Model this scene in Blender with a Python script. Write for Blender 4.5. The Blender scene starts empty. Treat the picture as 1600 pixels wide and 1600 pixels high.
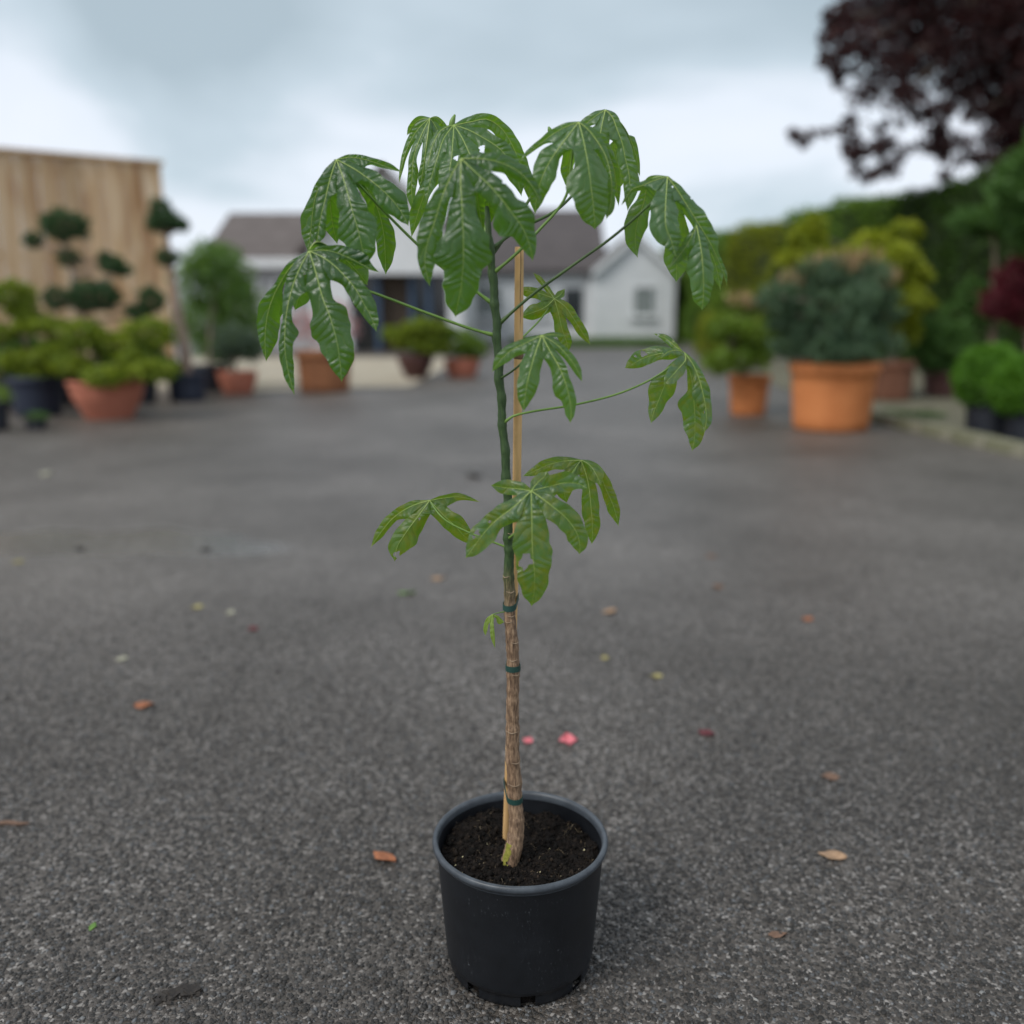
import bpy, math, random
import numpy as np
from mathutils import Vector, Matrix

R = math.radians
sc = bpy.context.scene
COL = sc.collection

# ---------------------------------------------------------------- camera
CAM = np.array([0.0, 0.0, 1.01])
FPX, PITCH = 1430.0, R(12.54)
cam_d = bpy.data.cameras.new('camera')
cam = bpy.data.objects.new('camera', cam_d)
COL.objects.link(cam)
cam.location = CAM
cam.rotation_euler = (R(90) - PITCH, 0, 0)
cam_d.sensor_width = 36.0
cam_d.lens = 36.0 * FPX / 1600.0
cam_d.clip_start = 0.05
cam_d.clip_end = 2000
cam_d.dof.use_dof = True
cam_d.dof.focus_distance = 1.30
cam_d.dof.aperture_fstop = 1.55
sc.camera = cam

# ---------------------------------------------------------------- sky and sun (overcast)
SUN_EL, SUN_AZ = 48.0, -128.0          # degrees; azimuth measured from +Y towards +X
world = bpy.data.worlds.new('World')
sc.world = world
world.use_nodes = True
wt = world.node_tree
wn, wl = wt.nodes, wt.links
for n in list(wn):
    wn.remove(n)


def N(t, kind, **kw):
    n = t.nodes.new(kind)
    for k, v in kw.items():
        if k.startswith('i_'):
            key = k[2:]
            key = int(key) if key.isdigit() else key.replace('_', ' ')
            n.inputs[key].default_value = v
        else:
            setattr(n, k, v)
    return n


def ramp(t, stops, interp='LINEAR'):
    n = t.nodes.new('ShaderNodeValToRGB')
    cr = n.color_ramp
    cr.interpolation = interp
    while len(cr.elements) < len(stops):
        cr.elements.new(0.5)
    for e, (p, c) in zip(cr.elements, stops):
        e.position = p
        e.color = (c[0], c[1], c[2], 1.0) if not isinstance(c, (int, float)) else (c, c, c, 1.0)
    return n


def build_world():
    t = wt
    L = t.links.new
    out = N(t, 'ShaderNodeOutputWorld')
    bg = N(t, 'ShaderNodeBackground')
    bg.inputs['Strength'].default_value = 0.1
    sky = N(t, 'ShaderNodeTexSky', sky_type='NISHITA', sun_disc=False)
    sky.sun_elevation = R(SUN_EL)
    sky.sun_rotation = R(SUN_AZ)
    tc = N(t, 'ShaderNodeTexCoord')
    sep = N(t, 'ShaderNodeSeparateXYZ')
    L(tc.outputs['Generated'], sep.inputs[0])
    zz = N(t, 'ShaderNodeMath', operation='MAXIMUM')
    zz.inputs[1].default_value = 0.0
    L(sep.outputs['Z'], zz.inputs[0])
    za = N(t, 'ShaderNodeMath', operation='ADD')
    za.inputs[1].default_value = 0.42
    L(zz.outputs[0], za.inputs[0])
    dx = N(t, 'ShaderNodeMath', operation='DIVIDE')
    dy = N(t, 'ShaderNodeMath', operation='DIVIDE')
    L(sep.outputs['X'], dx.inputs[0]); L(za.outputs[0], dx.inputs[1])
    L(sep.outputs['Y'], dy.inputs[0]); L(za.outputs[0], dy.inputs[1])
    cb = N(t, 'ShaderNodeCombineXYZ')
    L(dx.outputs[0], cb.inputs[0]); L(dy.outputs[0], cb.inputs[1])
    mp = N(t, 'ShaderNodeMapping')
    mp.inputs['Location'].default_value = CLOUD_OFF
    mp.inputs['Scale'].default_value = (0.75, 1.0, 1)
    L(cb.outputs[0], mp.inputs[0])
    n1 = N(t, 'ShaderNodeTexNoise')
    n1.inputs['Scale'].default_value = 1.35
    n1.inputs['Detail'].default_value = 7.0
    n1.inputs['Roughness'].default_value = 0.46
    n1.inputs['Distortion'].default_value = 0.35
    L(mp.outputs[0], n1.inputs['Vector'])
    cr = ramp(t, [(0.33, (0.36, 0.44, 0.495)), (0.43, (0.475, 0.56, 0.625)), (0.50, (0.67, 0.725, 0.80)), (0.66, (0.775, 0.80, 0.87))])
    L(n1.outputs['Fac'], cr.inputs['Fac'])
    sc10 = N(t, 'ShaderNodeVectorMath', operation='SCALE')
    sc10.inputs['Scale'].default_value = 8.0
    L(cr.outputs['Color'], sc10.inputs[0])
    mx = N(t, 'ShaderNodeMixRGB')
    mx.inputs['Fac'].default_value = 0.95
    L(sky.outputs[0], mx.inputs['Color1'])
    L(sc10.outputs[0], mx.inputs['Color2'])
    L(mx.outputs[0], bg.inputs['Color'])
    L(bg.outputs[0], out.inputs['Surface'])


CLOUD_OFF = (33.2, 25.9, 0.0)
build_world()

sun_d = bpy.data.lights.new('sun', 'SUN')
sun = bpy.data.objects.new('sun', sun_d)
COL.objects.link(sun)
sun_d.energy = 1.5
sun_d.angle = R(28)
sun_d.color = (1.0, 0.97, 0.92)
_sd = Vector((math.sin(R(SUN_AZ)) * math.cos(R(SUN_EL)), math.cos(R(SUN_AZ)) * math.cos(R(SUN_EL)), math.sin(R(SUN_EL))))
sun.rotation_euler = (-_sd).to_track_quat('-Z', 'Y').to_euler()
sun.location = (-6, -8, 14)

vs = sc.view_settings
vs.view_transform = 'Standard'
vs.look = 'None'
vs.gamma = 1.0
vs.exposure = 0.66
vs.use_curve_mapping = False
sc.cycles.use_denoising = True
sc.cycles.max_bounces = 8
sc.cycles.transparent_max_bounces = 8
sc.cycles.caustics_reflective = False
sc.cycles.caustics_refractive = False

# ---------------------------------------------------------------- helpers
CP, SP = math.cos(PITCH), math.sin(PITCH)


def P(x, y, Y):
    """point seen at photo pixel (x, y) on the upright plane world-Y = Y (vectorised)."""
    x = np.asarray(x, float); y = np.asarray(y, float); Y = np.asarray(Y, float)
    a = (x - 800.0) / FPX
    b = (800.0 - y) / FPX
    dy = CP + b * SP
    dz = -SP + b * CP
    k = Y / dy
    return np.stack([CAM[0] + a * k, CAM[1] + dy * k, CAM[2] + dz * k], -1)


def G(x, y):
    """ground point under photo pixel (x, y)."""
    a = (x - 800.0) / FPX
    b = (800.0 - y) / FPX
    dy = CP + b * SP
    dz = -SP + b * CP
    k = -CAM[2] / dz
    return np.array([a * k, dy * k, 0.0])


def S(Y):
    """metres per photo pixel at distance Y."""
    return Y / FPX


def mesh_obj(name, verts, faces, mat=None, parent=None, smooth=False, mats=None):
    me = bpy.data.meshes.new(name)
    v = np.asarray(verts, np.float32).reshape(-1, 3)
    if isinstance(faces, np.ndarray) and faces.ndim == 2:
        nf, k = faces.shape
        me.vertices.add(len(v))
        me.vertices.foreach_set('co', v.ravel())
        me.loops.add(nf * k)
        me.loops.foreach_set('vertex_index', faces.astype(np.int32).ravel())
        me.polygons.add(nf)
        me.polygons.foreach_set('loop_start', np.arange(0, nf * k, k, dtype=np.int32))
        me.update(calc_edges=True)
    else:
        me.from_pydata([tuple(map(float, q)) for q in v], [], [tuple(int(i) for i in f) for f in faces])
        me.update()
    if mat is not None:
        me.materials.append(mat)
    if smooth:
        me.polygons.foreach_set('use_smooth', np.ones(len(me.polygons), bool))
    o = bpy.data.objects.new(name, me)
    COL.objects.link(o)
    if parent is not None:
        o.parent = parent
    return o


def face_attr(o, name, vals):
    a = o.data.attributes.new(name, 'FLOAT', 'FACE')
    a.data.foreach_set('value', np.asarray(vals, np.float32))


def tag(o, label, cat=None, group=None, kind=None):
    o['label'] = label
    if cat:
        o['category'] = cat
    if group:
        o['group'] = group
    if kind:
        o['kind'] = kind
    return o


def empty(name, loc=(0, 0, 0)):
    o = bpy.data.objects.new(name, None)
    o.empty_display_size = 0.1
    COL.objects.link(o)
    return o


class MB:
    """collects shapes; build() links them as one mesh."""
    def __init__(self):
        self.v, self.f = [], []

    def add(self, vs_, fs_):
        k = len(self.v)
        self.v += [tuple(map(float, q)) for q in vs_]
        self.f += [tuple(i + k for i in f) for f in fs_]
        return self

    def box(self, c, s, M=None, jit=0.0, rng=None):
        x, y, z = s[0] / 2, s[1] / 2, s[2] / 2
        p = [(-x, -y, -z), (x, -y, -z), (x, y, -z), (-x, y, -z), (-x, -y, z), (x, -y, z), (x, y, z), (-x, y, z)]
        if jit:
            p = [tuple(q + rng.uniform(-jit, jit) for q in a) for a in p]
        p = [Vector(a) for a in p]
        if M is not None:
            p = [M @ a for a in p]
        p = [a + Vector(c) for a in p]
        return self.add(p, [(0, 3, 2, 1), (4, 5, 6, 7), (0, 1, 5, 4), (1, 2, 6, 5), (2, 3, 7, 6), (3, 0, 4, 7)])

    def tube(self, pts, rad, n=8, cap=True, jit=0.0, rng=None):
        pts = [Vector(p) for p in pts]
        m = len(pts)
        rad = list(rad) if hasattr(rad, '__len__') else [rad] * m
        up = Vector((0.13, 0.21, 0.97))
        vs_, prev = [], None
        for i, p in enumerate(pts):
            t = (pts[min(i + 1, m - 1)] - pts[max(i - 1, 0)])
            t = t.normalized() if t.length > 1e-9 else Vector((0, 0, 1))
            if prev is None:
                a = Vector((1, 0, 0)) if abs(t.x) < 0.8 else Vector((0, 1, 0))
                prev = (a - t * a.dot(t)).normalized()
            else:
                prev = (prev - t * prev.dot(t)).normalized()
            b = t.cross(prev)
            for k in range(n):
                an = 2 * math.pi * k / n
                rr = rad[i] * (1 + (rng.uniform(-jit, jit) if jit else 0))
                vs_.append(p + (prev * math.cos(an) + b * math.sin(an)) * rr)
        fs_ = []
        for i in range(m - 1):
            for k in range(n):
                a, b2 = i * n + k, i * n + (k + 1) % n
                fs_.append((a, b2, b2 + n, a + n))
        if cap:
            fs_.append(tuple(reversed(range(n))))
            fs_.append(tuple((m - 1) * n + k for k in range(n)))
        return self.add(vs_, fs_)

    def lathe(self, prof, n=48, c=(0, 0, 0), skip=None):
        """prof: list of (r, z); skip(i, k) drops a face (holes)."""
        vs_, fs_ = [], []
        for r, z in prof:
            for k in range(n):
                a = 2 * math.pi * k / n
                vs_.append((c[0] + r * math.cos(a), c[1] + r * math.sin(a), c[2] + z))
        for i in range(len(prof) - 1):
            for k in range(n):
                if skip and skip(i, k):
                    continue
                a, b = i * n + k, i * n + (k + 1) % n
                fs_.append((a, b, b + n, a + n))
        return self.add(vs_, fs_)

    def quad(self, a, b, c, d):
        return self.add([a, b, c, d], [(0, 1, 2, 3)])

    def build(self, name, mat, parent=None, smooth=False):
        return mesh_obj(name, self.v, self.f, mat, parent, smooth)


def catmull(pts, n, dims=2):
    """smooth curve through pts (rows), n samples uniform in chord length (non-uniform Hermite, no overshoot loops)."""
    p = np.asarray(pts, float)
    h = np.linalg.norm(np.diff(p[:, :dims], axis=0), axis=1) + 1e-9
    d = np.r_[0, np.cumsum(h)]
    sl = np.diff(p, axis=0) / h[:, None]
    m = np.empty_like(p)
    m[0], m[-1] = sl[0], sl[-1]
    if len(p) > 2:
        w = (h[1:] / (h[:-1] + h[1:]))[:, None]
        m[1:-1] = w * sl[:-1] + (1 - w) * sl[1:]
        m[0] = 1.5 * sl[0] - 0.5 * m[1]
        m[-1] = 1.5 * sl[-1] - 0.5 * m[-2]
    s = np.linspace(0, d[-1], n)
    i = np.clip(np.searchsorted(d, s, side='right') - 1, 0, len(p) - 2)
    hh = h[i][:, None]
    u = ((s - d[i]) / h[i])[:, None]
    return p[i] * (2 * u ** 3 - 3 * u ** 2 + 1) + m[i] * hh * (u ** 3 - 2 * u ** 2 + u) + p[i + 1] * (-2 * u ** 3 + 3 * u ** 2) + m[i + 1] * hh * (u ** 3 - u ** 2)


def catmull3(pts, n):
    return catmull(pts, n, 3)


# ---------------------------------------------------------------- materials
def new_mat(name):
    m = bpy.data.materials.new(name)
    m.use_nodes = True
    t = m.node_tree
    b = t.nodes['Principled BSDF']
    return m, t, b


def mat_noise(name, c1, c2, scale=8.0, rough=0.7, bump=0.3, bscale=None, detail=6.0, spec=0.4, stretch=None, dist=0.003):
    m, t, b = new_mat(name)
    L = t.links.new
    tc = N(t, 'ShaderNodeTexCoord')
    mp = N(t, 'ShaderNodeMapping')
    if stretch:
        mp.inputs['Scale'].default_value = stretch
    L(tc.outputs['Object'], mp.inputs[0])
    n = N(t, 'ShaderNodeTexNoise')
    n.inputs['Scale'].default_value = scale
    n.inputs['Detail'].default_value = detail
    n.inputs['Roughness'].default_value = 0.6
    L(mp.outputs[0], n.inputs['Vector'])
    cr = ramp(t, [(0.3, c1), (0.7, c2)])
    L(n.outputs['Fac'], cr.inputs['Fac'])
    L(cr.outputs['Color'], b.inputs['Base Color'])
    b.inputs['Roughness'].default_value = rough
    b.inputs['Specular IOR Level'].default_value = spec
    if bump:
        n2 = N(t, 'ShaderNodeTexNoise')
        n2.inputs['Scale'].default_value = bscale or scale * 6
        n2.inputs['Detail'].default_value = 5
        L(mp.outputs[0], n2.inputs['Vector'])
        bp = N(t, 'ShaderNodeBump')
        bp.inputs['Strength'].default_value = bump
        bp.inputs['Distance'].default_value = dist
        L(n2.outputs['Fac'], bp.inputs['Height'])
        L(bp.outputs[0], b.inputs['Normal'])
    return m


def mat_foliage(name, c1, c2, trans=0.35, rough=0.55, tc_mul=(1.6, 1.5, 0.6)):
    """leaf material: colour varies leaf by leaf through the 'rnd' face attribute, and clump by clump."""
    m, t, b = new_mat(name)
    L = t.links.new
    at = N(t, 'ShaderNodeAttribute', attribute_name='rnd')
    tcn = N(t, 'ShaderNodeTexCoord')
    nz = N(t, 'ShaderNodeTexNoise')
    nz.inputs['Scale'].default_value = 3.0
    L(tcn.outputs['Object'], nz.inputs['Vector'])
    ad = N(t, 'ShaderNodeMath', operation='ADD')
    L(at.outputs['Fac'], ad.inputs[0])
    L(nz.outputs['Fac'], ad.inputs[1])
    hf = N(t, 'ShaderNodeMath', operation='MULTIPLY')
    hf.inputs[1].default_value = 0.5
    L(ad.outputs[0], hf.inputs[0])
    cr = ramp(t, [(0.15, c1), (0.85, c2)])
    L(hf.outputs[0], cr.inputs['Fac'])
    L(cr.outputs['Color'], b.inputs['Base Color'])
    b.inputs['Roughness'].default_value = rough
    b.inputs['Specular IOR Level'].default_value = 0.3
    tr = N(t, 'ShaderNodeBsdfTranslucent')
    mu = N(t, 'ShaderNodeMixRGB', blend_type='MULTIPLY')
    mu.inputs['Fac'].default_value = 1.0
    mu.inputs['Color2'].default_value = (*tc_mul, 1)
    L(cr.outputs['Color'], mu.inputs['Color1'])
    L(mu.outputs[0], tr.inputs['Color'])
    mx = N(t, 'ShaderNodeMixShader')
    mx.inputs['Fac'].default_value = trans
    L(b.outputs[0], mx.inputs[1])
    L(tr.outputs[0], mx.inputs[2])
    L(mx.outputs[0], t.nodes['Material Output'].inputs['Surface'])
    return m


def mat_leaf(name, top, top2, thru, yellow=0.0, gloss=0.34, hole_spots=0.0, vein=(0.30, 0.42, 0.09)):
    """fatsia-like blade: UV = (cm from the midrib, cm along it)."""
    m, t, b = new_mat(name)
    L = t.links.new
    uv = N(t, 'ShaderNodeUVMap', uv_map='UVMap')
    tc = N(t, 'ShaderNodeTexCoord')
    sp = N(t, 'ShaderNodeSeparateXYZ')
    L(uv.outputs[0], sp.inputs[0])

    def M_(op, a, b_=None, clamp=False):
        n = N(t, 'ShaderNodeMath', operation=op, use_clamp=clamp)
        for i, v in enumerate((a, b_)):
            if v is None:
                continue
            if isinstance(v, (int, float)):
                n.inputs[i].default_value = v
            else:
                L(v, n.inputs[i])
        return n.outputs[0]
    nz = N(t, 'ShaderNodeTexNoise')
    nz.inputs['Scale'].default_value = 22.0
    nz.inputs['Detail'].default_value = 2
    L(tc.outputs['Object'], nz.inputs['Vector'])
    U, V = sp.outputs['X'], sp.outputs['Y']
    au = M_('ABSOLUTE', U)
    ph = M_('DIVIDE', M_('SUBTRACT', V, M_('MULTIPLY', au, 0.75)), 1.25)
    ph = M_('ADD', ph, M_('MULTIPLY', nz.outputs['Fac'], 0.45))
    ph = M_('ADD', ph, M_('MULTIPLY', M_('SIGN', U), 0.21))
    fr = M_('FRACT', ph)
    dist = M_('MINIMUM', fr, M_('SUBTRACT', 1.0, fr))          # 0 on a lateral vein .. 0.5
    # thin the vein towards the margin
    lat = M_('SUBTRACT', 1.0, M_('DIVIDE', dist, 0.052), True)
    lat = M_('MULTIPLY', lat, M_('SUBTRACT', 1.0, M_('DIVIDE', au, 3.6), True))
    # fine net
    vo = N(t, 'ShaderNodeTexVoronoi', feature='DISTANCE_TO_EDGE')
    vo.inputs['Scale'].default_value = 190.0
    L(tc.outputs['Object'], vo.inputs['Vector'])
    net = M_('SUBTRACT', 1.0, M_('DIVIDE', vo.outputs['Distance'], 0.10), True)
    mid = M_('SUBTRACT', 1.0, M_('DIVIDE', au, 0.055), True)
    # blade colour
    n2 = N(t, 'ShaderNodeTexNoise')
    n2.inputs['Scale'].default_value = 14.0
    n2.inputs['Detail'].default_value = 4
    L(tc.outputs['Object'], n2.inputs['Vector'])
    cr = ramp(t, [(0.30, top), (0.72, top2)])
    L(n2.outputs['Fac'], cr.inputs['Fac'])
    col = cr.outputs['Color']
    thr = N(t, 'ShaderNodeMixRGB')
    thr.inputs['Color1'].default_value = (*thru, 1)
    thr.inputs['Color2'].default_value = (thru[0] * 0.55, thru[1] * 0.7, thru[2] * 0.6, 1)
    L(n2.outputs['Fac'], thr.inputs['Fac'])
    thrc = thr.outputs[0]

    def mixc(fac, a, c):
        n = N(t, 'ShaderNodeMixRGB')
        if isinstance(fac, (int, float)):
            n.inputs['Fac'].default_value = fac
        else:
            L(fac, n.inputs['Fac'])
        L(a, n.inputs['Color1'])
        n.inputs['Color2'].default_value = (*c, 1)
        return n.outputs[0]
    if yellow > 0:
        n3 = N(t, 'ShaderNodeTexNoise')
        n3.inputs['Scale'].default_value = 55.0
        n3.inputs['Detail'].default_value = 7
        n3.inputs['Roughness'].default_value = 0.72
        L(tc.outputs['Object'], n3.inputs['Vector'])
        r3 = ramp(t, [(0.56 - 0.1 * yellow, 0.0), (0.70 - 0.08 * yellow, 1.0)])
        L(n3.outputs['Fac'], r3.inputs['Fac'])
        yf = M_('MULTIPLY', r3.outputs['Color'], 0.55 * yellow)
        col = mixc(yf, col, (0.20, 0.24, 0.02))
        thrc = mixc(yf, thrc, (0.42, 0.40, 0.01))
        n4 = N(t, 'ShaderNodeTexVoronoi')
        n4.inputs['Scale'].default_value = 95.0
        L(tc.outputs['Object'], n4.inputs['Vector'])
        r4 = ramp(t, [(0.10, 1.0), (0.16, 0.0)])
        L(n4.outputs['Distance'], r4.inputs['Fac'])
        bf = M_('MULTIPLY', M_('MULTIPLY', r4.outputs['Color'], r3.outputs['Color']), 0.7 * yellow)
        col = mixc(bf, col, (0.06, 0.035, 0.012))
    # whitish residue spots
    n5 = N(t, 'ShaderNodeTexVoronoi')
    n5.inputs['Scale'].default_value = 125.0
    n5.inputs['Randomness'].default_value = 1.0
    L(tc.outputs['Object'], n5.inputs['Vector'])
    r5 = ramp(t, [(0.10, 1.0), (0.26, 0.0)])
    L(n5.outputs['Distance'], r5.inputs['Fac'])
    n6 = N(t, 'ShaderNodeTexNoise')
    n6.inputs['Scale'].default_value = 9.0
    L(tc.outputs['Object'], n6.inputs['Vector'])
    r6 = ramp(t, [(0.48, 0.0), (0.66, 1.0)])
    L(n6.outputs['Fac'], r6.inputs['Fac'])
    wf = M_('MULTIPLY', M_('MULTIPLY', r5.outputs['Color'], r6.outputs['Color']), hole_spots)
    col = mixc(wf, col, (0.24, 0.32, 0.24))
    col = mixc(M_('MULTIPLY', net, 0.10), col, (0.09, 0.17, 0.05))
    vf = M_('MULTIPLY', lat, M_('MULTIPLY', n6.outputs['Fac'], 0.85))
    col = mixc(vf, col, tuple(0.72 * q for q in vein))
    col = mixc(M_('MULTIPLY', mid, 0.8), col, vein)
    L(col, b.inputs['Base Color'])
    b.inputs['Roughness'].default_value = gloss
    b.inputs['Specular IOR Level'].default_value = 0.55
    b.inputs['Coat Weight'].default_value = 0.35
    b.inputs['Coat Roughness'].default_value = 0.3
    rr = N(t, 'ShaderNodeMapRange')
    rr.inputs['To Min'].default_value = gloss - 0.08
    rr.inputs['To Max'].default_value = gloss + 0.16
    L(n2.outputs['Fac'], rr.inputs['Value'])
    L(rr.outputs[0], b.inputs['Roughness'])
    # relief: sunken veins, puckered cells
    puck = M_('POWER', M_('MULTIPLY', dist, 2.0), 0.55)
    hgt = M_('ADD', puck, M_('MULTIPLY', net, -0.16))
    hgt = M_('ADD', hgt, M_('MULTIPLY', n2.outputs['Fac'], 0.5))
    bp = N(t, 'ShaderNodeBump')
    bp.inputs['Strength'].default_value = 0.6
    bp.inputs['Distance'].default_value = 0.0018
    L(hgt, bp.inputs['Height'])
    L(bp.outputs[0], b.inputs['Normal'])
    tr = N(t, 'ShaderNodeBsdfTranslucent')
    thrc = mixc(M_('MULTIPLY', lat, 0.35), thrc, (0.34, 0.42, 0.08))
    L(thrc, tr.inputs['Color'])
    L(bp.outputs[0], tr.inputs['Normal'])
    mx = N(t, 'ShaderNodeMixShader')
    mx.inputs['Fac'].default_value = 0.47
    L(b.outputs[0], mx.inputs[1])
    L(tr.outputs[0], mx.inputs[2])
    L(mx.outputs[0], t.nodes['Material Output'].inputs['Surface'])
    return m


def mat_plain(name, c, rough=0.6, spec=0.4):
    m, t, b = new_mat(name)
    L = t.links.new
    tc = N(t, 'ShaderNodeTexCoord')
    n = N(t, 'ShaderNodeTexNoise')
    n.inputs['Scale'].default_value = 5
    n.inputs['Detail'].default_value = 5
    L(tc.outputs['Object'], n.inputs['Vector'])
    cr = ramp(t, [(0.3, tuple(q * 0.86 for q in c)), (0.7, tuple(min(1, q * 1.1) for q in c))])
    L(n.outputs['Fac'], cr.inputs['Fac'])
    L(cr.outputs['Color'], b.inputs['Base Color'])
    b.inputs['Roughness'].default_value = rough
    b.inputs['Specular IOR Level'].default_value = spec
    return m


def mat_asphalt():
    m, t, b = new_mat('asphalt')
    L = t.links.new
    tc = N(t, 'ShaderNodeTexCoord')
    vo = N(t, 'ShaderNodeTexVoronoi')
    vo.inputs['Scale'].default_value = 150.0
    L(tc.outputs['Object'], vo.inputs['Vector'])
    ve = N(t, 'ShaderNodeTexVoronoi', feature='DISTANCE_TO_EDGE')
    ve.inputs['Scale'].default_value = 150.0
    L(tc.outputs['Object'], ve.inputs['Vector'])
    sepc = N(t, 'ShaderNodeSeparateXYZ')
    L(vo.outputs['Color'], sepc.inputs[0])
    stone = ramp(t, [(0.0, (0.022, 0.020, 0.018)), (0.45, (0.045, 0.042, 0.038)), (0.75, (0.085, 0.082, 0.079)), (1.0, (0.16, 0.16, 0.16))])
    L(sepc.outputs['X'], stone.inputs['Fac'])
    edge = ramp(t, [(0.0, 0.0), (0.16, 1.0)])
    L(ve.outputs['Distance'], edge.inputs['Fac'])
    mx = N(t, 'ShaderNodeMixRGB')
    mx.inputs['Color1'].default_value = (0.034, 0.030, 0.027, 1)
    L(edge.outputs['Color'], mx.inputs['Fac'])
    L(stone.outputs['Color'], mx.inputs['Color2'])
    # broad wear: paler driven tracks, browner dusty zones; level raised to imitate brighter far ground
    n1 = N(t, 'ShaderNodeTexNoise')
    n1.inputs['Scale'].default_value = 0.75
    n1.inputs['Detail'].default_value = 5
    n1.inputs['Roughness'].default_value = 0.62
    L(tc.outputs['Object'], n1.inputs['Vector'])
    wear = ramp(t, [(0.34, (1.12, 1.00, 0.87)), (0.5, (1.70, 1.57, 1.44)), (0.64, (2.30, 2.16, 2.02))])
    L(n1.outputs['Fac'], wear.inputs['Fac'])
    mu = N(t, 'ShaderNodeMixRGB', blend_type='MULTIPLY')
    mu.inputs['Fac'].default_value = 1.0
    L(mx.outputs[0], mu.inputs['Color1'])
    L(wear.outputs['Color'], mu.inputs['Color2'])
    # damp patch left of the pot (a shape of its own)
    mp = N(t, 'ShaderNodeMapping', vector_type='POINT')
    c = G(120, 850)
    mp.inputs['Location'].default_value = (-c[0] * 0.85, -c[1] * 3.0, 0)
    mp.inputs['Scale'].default_value = (0.85, 3.0, 1)
    L(tc.outputs['Object'], mp.inputs[0])
    nd = N(t, 'ShaderNodeTexNoise')
    nd.inputs['Scale'].default_value = 2.2
    nd.inputs['Detail'].default_value = 4
    L(tc.outputs['Object'], nd.inputs['Vector'])
    ln = N(t, 'ShaderNodeVectorMath', operation='LENGTH')
    L(mp.outputs[0], ln.inputs[0])
    ad = N(t, 'ShaderNodeMath', operation='ADD')
    L(ln.outputs['Value'], ad.inputs[0])
    L(nd.outputs['Fac'], ad.inputs[1])
    damp = ramp(t, [(0.85, 1.0), (1.25, 0.0)])
    damp.color_ramp.elements[1].position = 1.0
    mr = N(t, 'ShaderNodeMath', operation='MULTIPLY')
    mr.inputs[1].default_value = 0.72
    L(ad.outputs[0], mr.inputs[0])
    L(mr.outputs[0], damp.inputs['Fac'])
    rg = N(t, 'ShaderNodeMapRange')
    rg.inputs['To Min'].default_value = 0.46
    rg.inputs['To Max'].default_value = 0.24
    L(damp.outputs['Color'], rg.inputs['Value'])
    L(rg.outputs[0], b.inputs['Roughness'])
    L(mu.outputs[0], b.inputs['Base Color'])
    b.inputs['Specular IOR Level'].default_value = 0.5
    n3 = N(t, 'ShaderNodeTexNoise')
    n3.inputs['Scale'].default_value = 420
    n3.inputs['Detail'].default_value = 3
    L(tc.outputs['Object'], n3.inputs['Vector'])
    hs = N(t, 'ShaderNodeMath', operation='ADD')
    L(edge.outputs['Color'], hs.inputs[0])
    h2 = N(t, 'ShaderNodeMath', operation='MULTIPLY')
    h2.inputs[1].default_value = 0.6
    L(n3.outputs['Fac'], h2.inputs[0])
    L(h2.outputs[0], hs.inputs[1])
    bp = N(t, 'ShaderNodeBump')
    bp.inputs['Distance'].default_value = 0.0020
    bs = N(t, 'ShaderNodeMapRange')
    bs.inputs['To Min'].default_value = 0.5
    bs.inputs['To Max'].default_value = 0.10
    L(damp.outputs['Color'], bs.inputs['Value'])
    L(bs.outputs[0], bp.inputs['Strength'])
    L(hs.outputs[0], bp.inputs['Height'])
    L(bp.outputs[0], b.inputs['Normal'])
    return m


def mat_attr_ramp(name, stops, rough=0.7, spec=0.4, attr='rnd', bump=0.0, bscale=400):
    m, t, b = new_mat(name)
    L = t.links.new
    at = N(t, 'ShaderNodeAttribute', attribute_name=attr)
    cr = ramp(t, stops)
    L(at.outputs['Fac'], cr.inputs['Fac'])
    L(cr.outputs['Color'], b.inputs['Base Color'])
    b.inputs['Roughness'].default_value = rough
    b.inputs['Specular IOR Level'].default_value = spec
    if bump:
        tc = N(t, 'ShaderNodeTexCoord')
        n = N(t, 'ShaderNodeTexNoise')
        n.inputs['Scale'].default_value = bscale
        L(tc.outputs['Object'], n.inputs['Vector'])
        bp = N(t, 'ShaderNodeBump')
        bp.inputs['Strength'].default_value = bump
        bp.inputs['Distance'].default_value = 0.002
        L(n.outputs['Fac'], bp.inputs['Height'])
        L(bp.outputs[0], b.inputs['Normal'])
    return m


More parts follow.
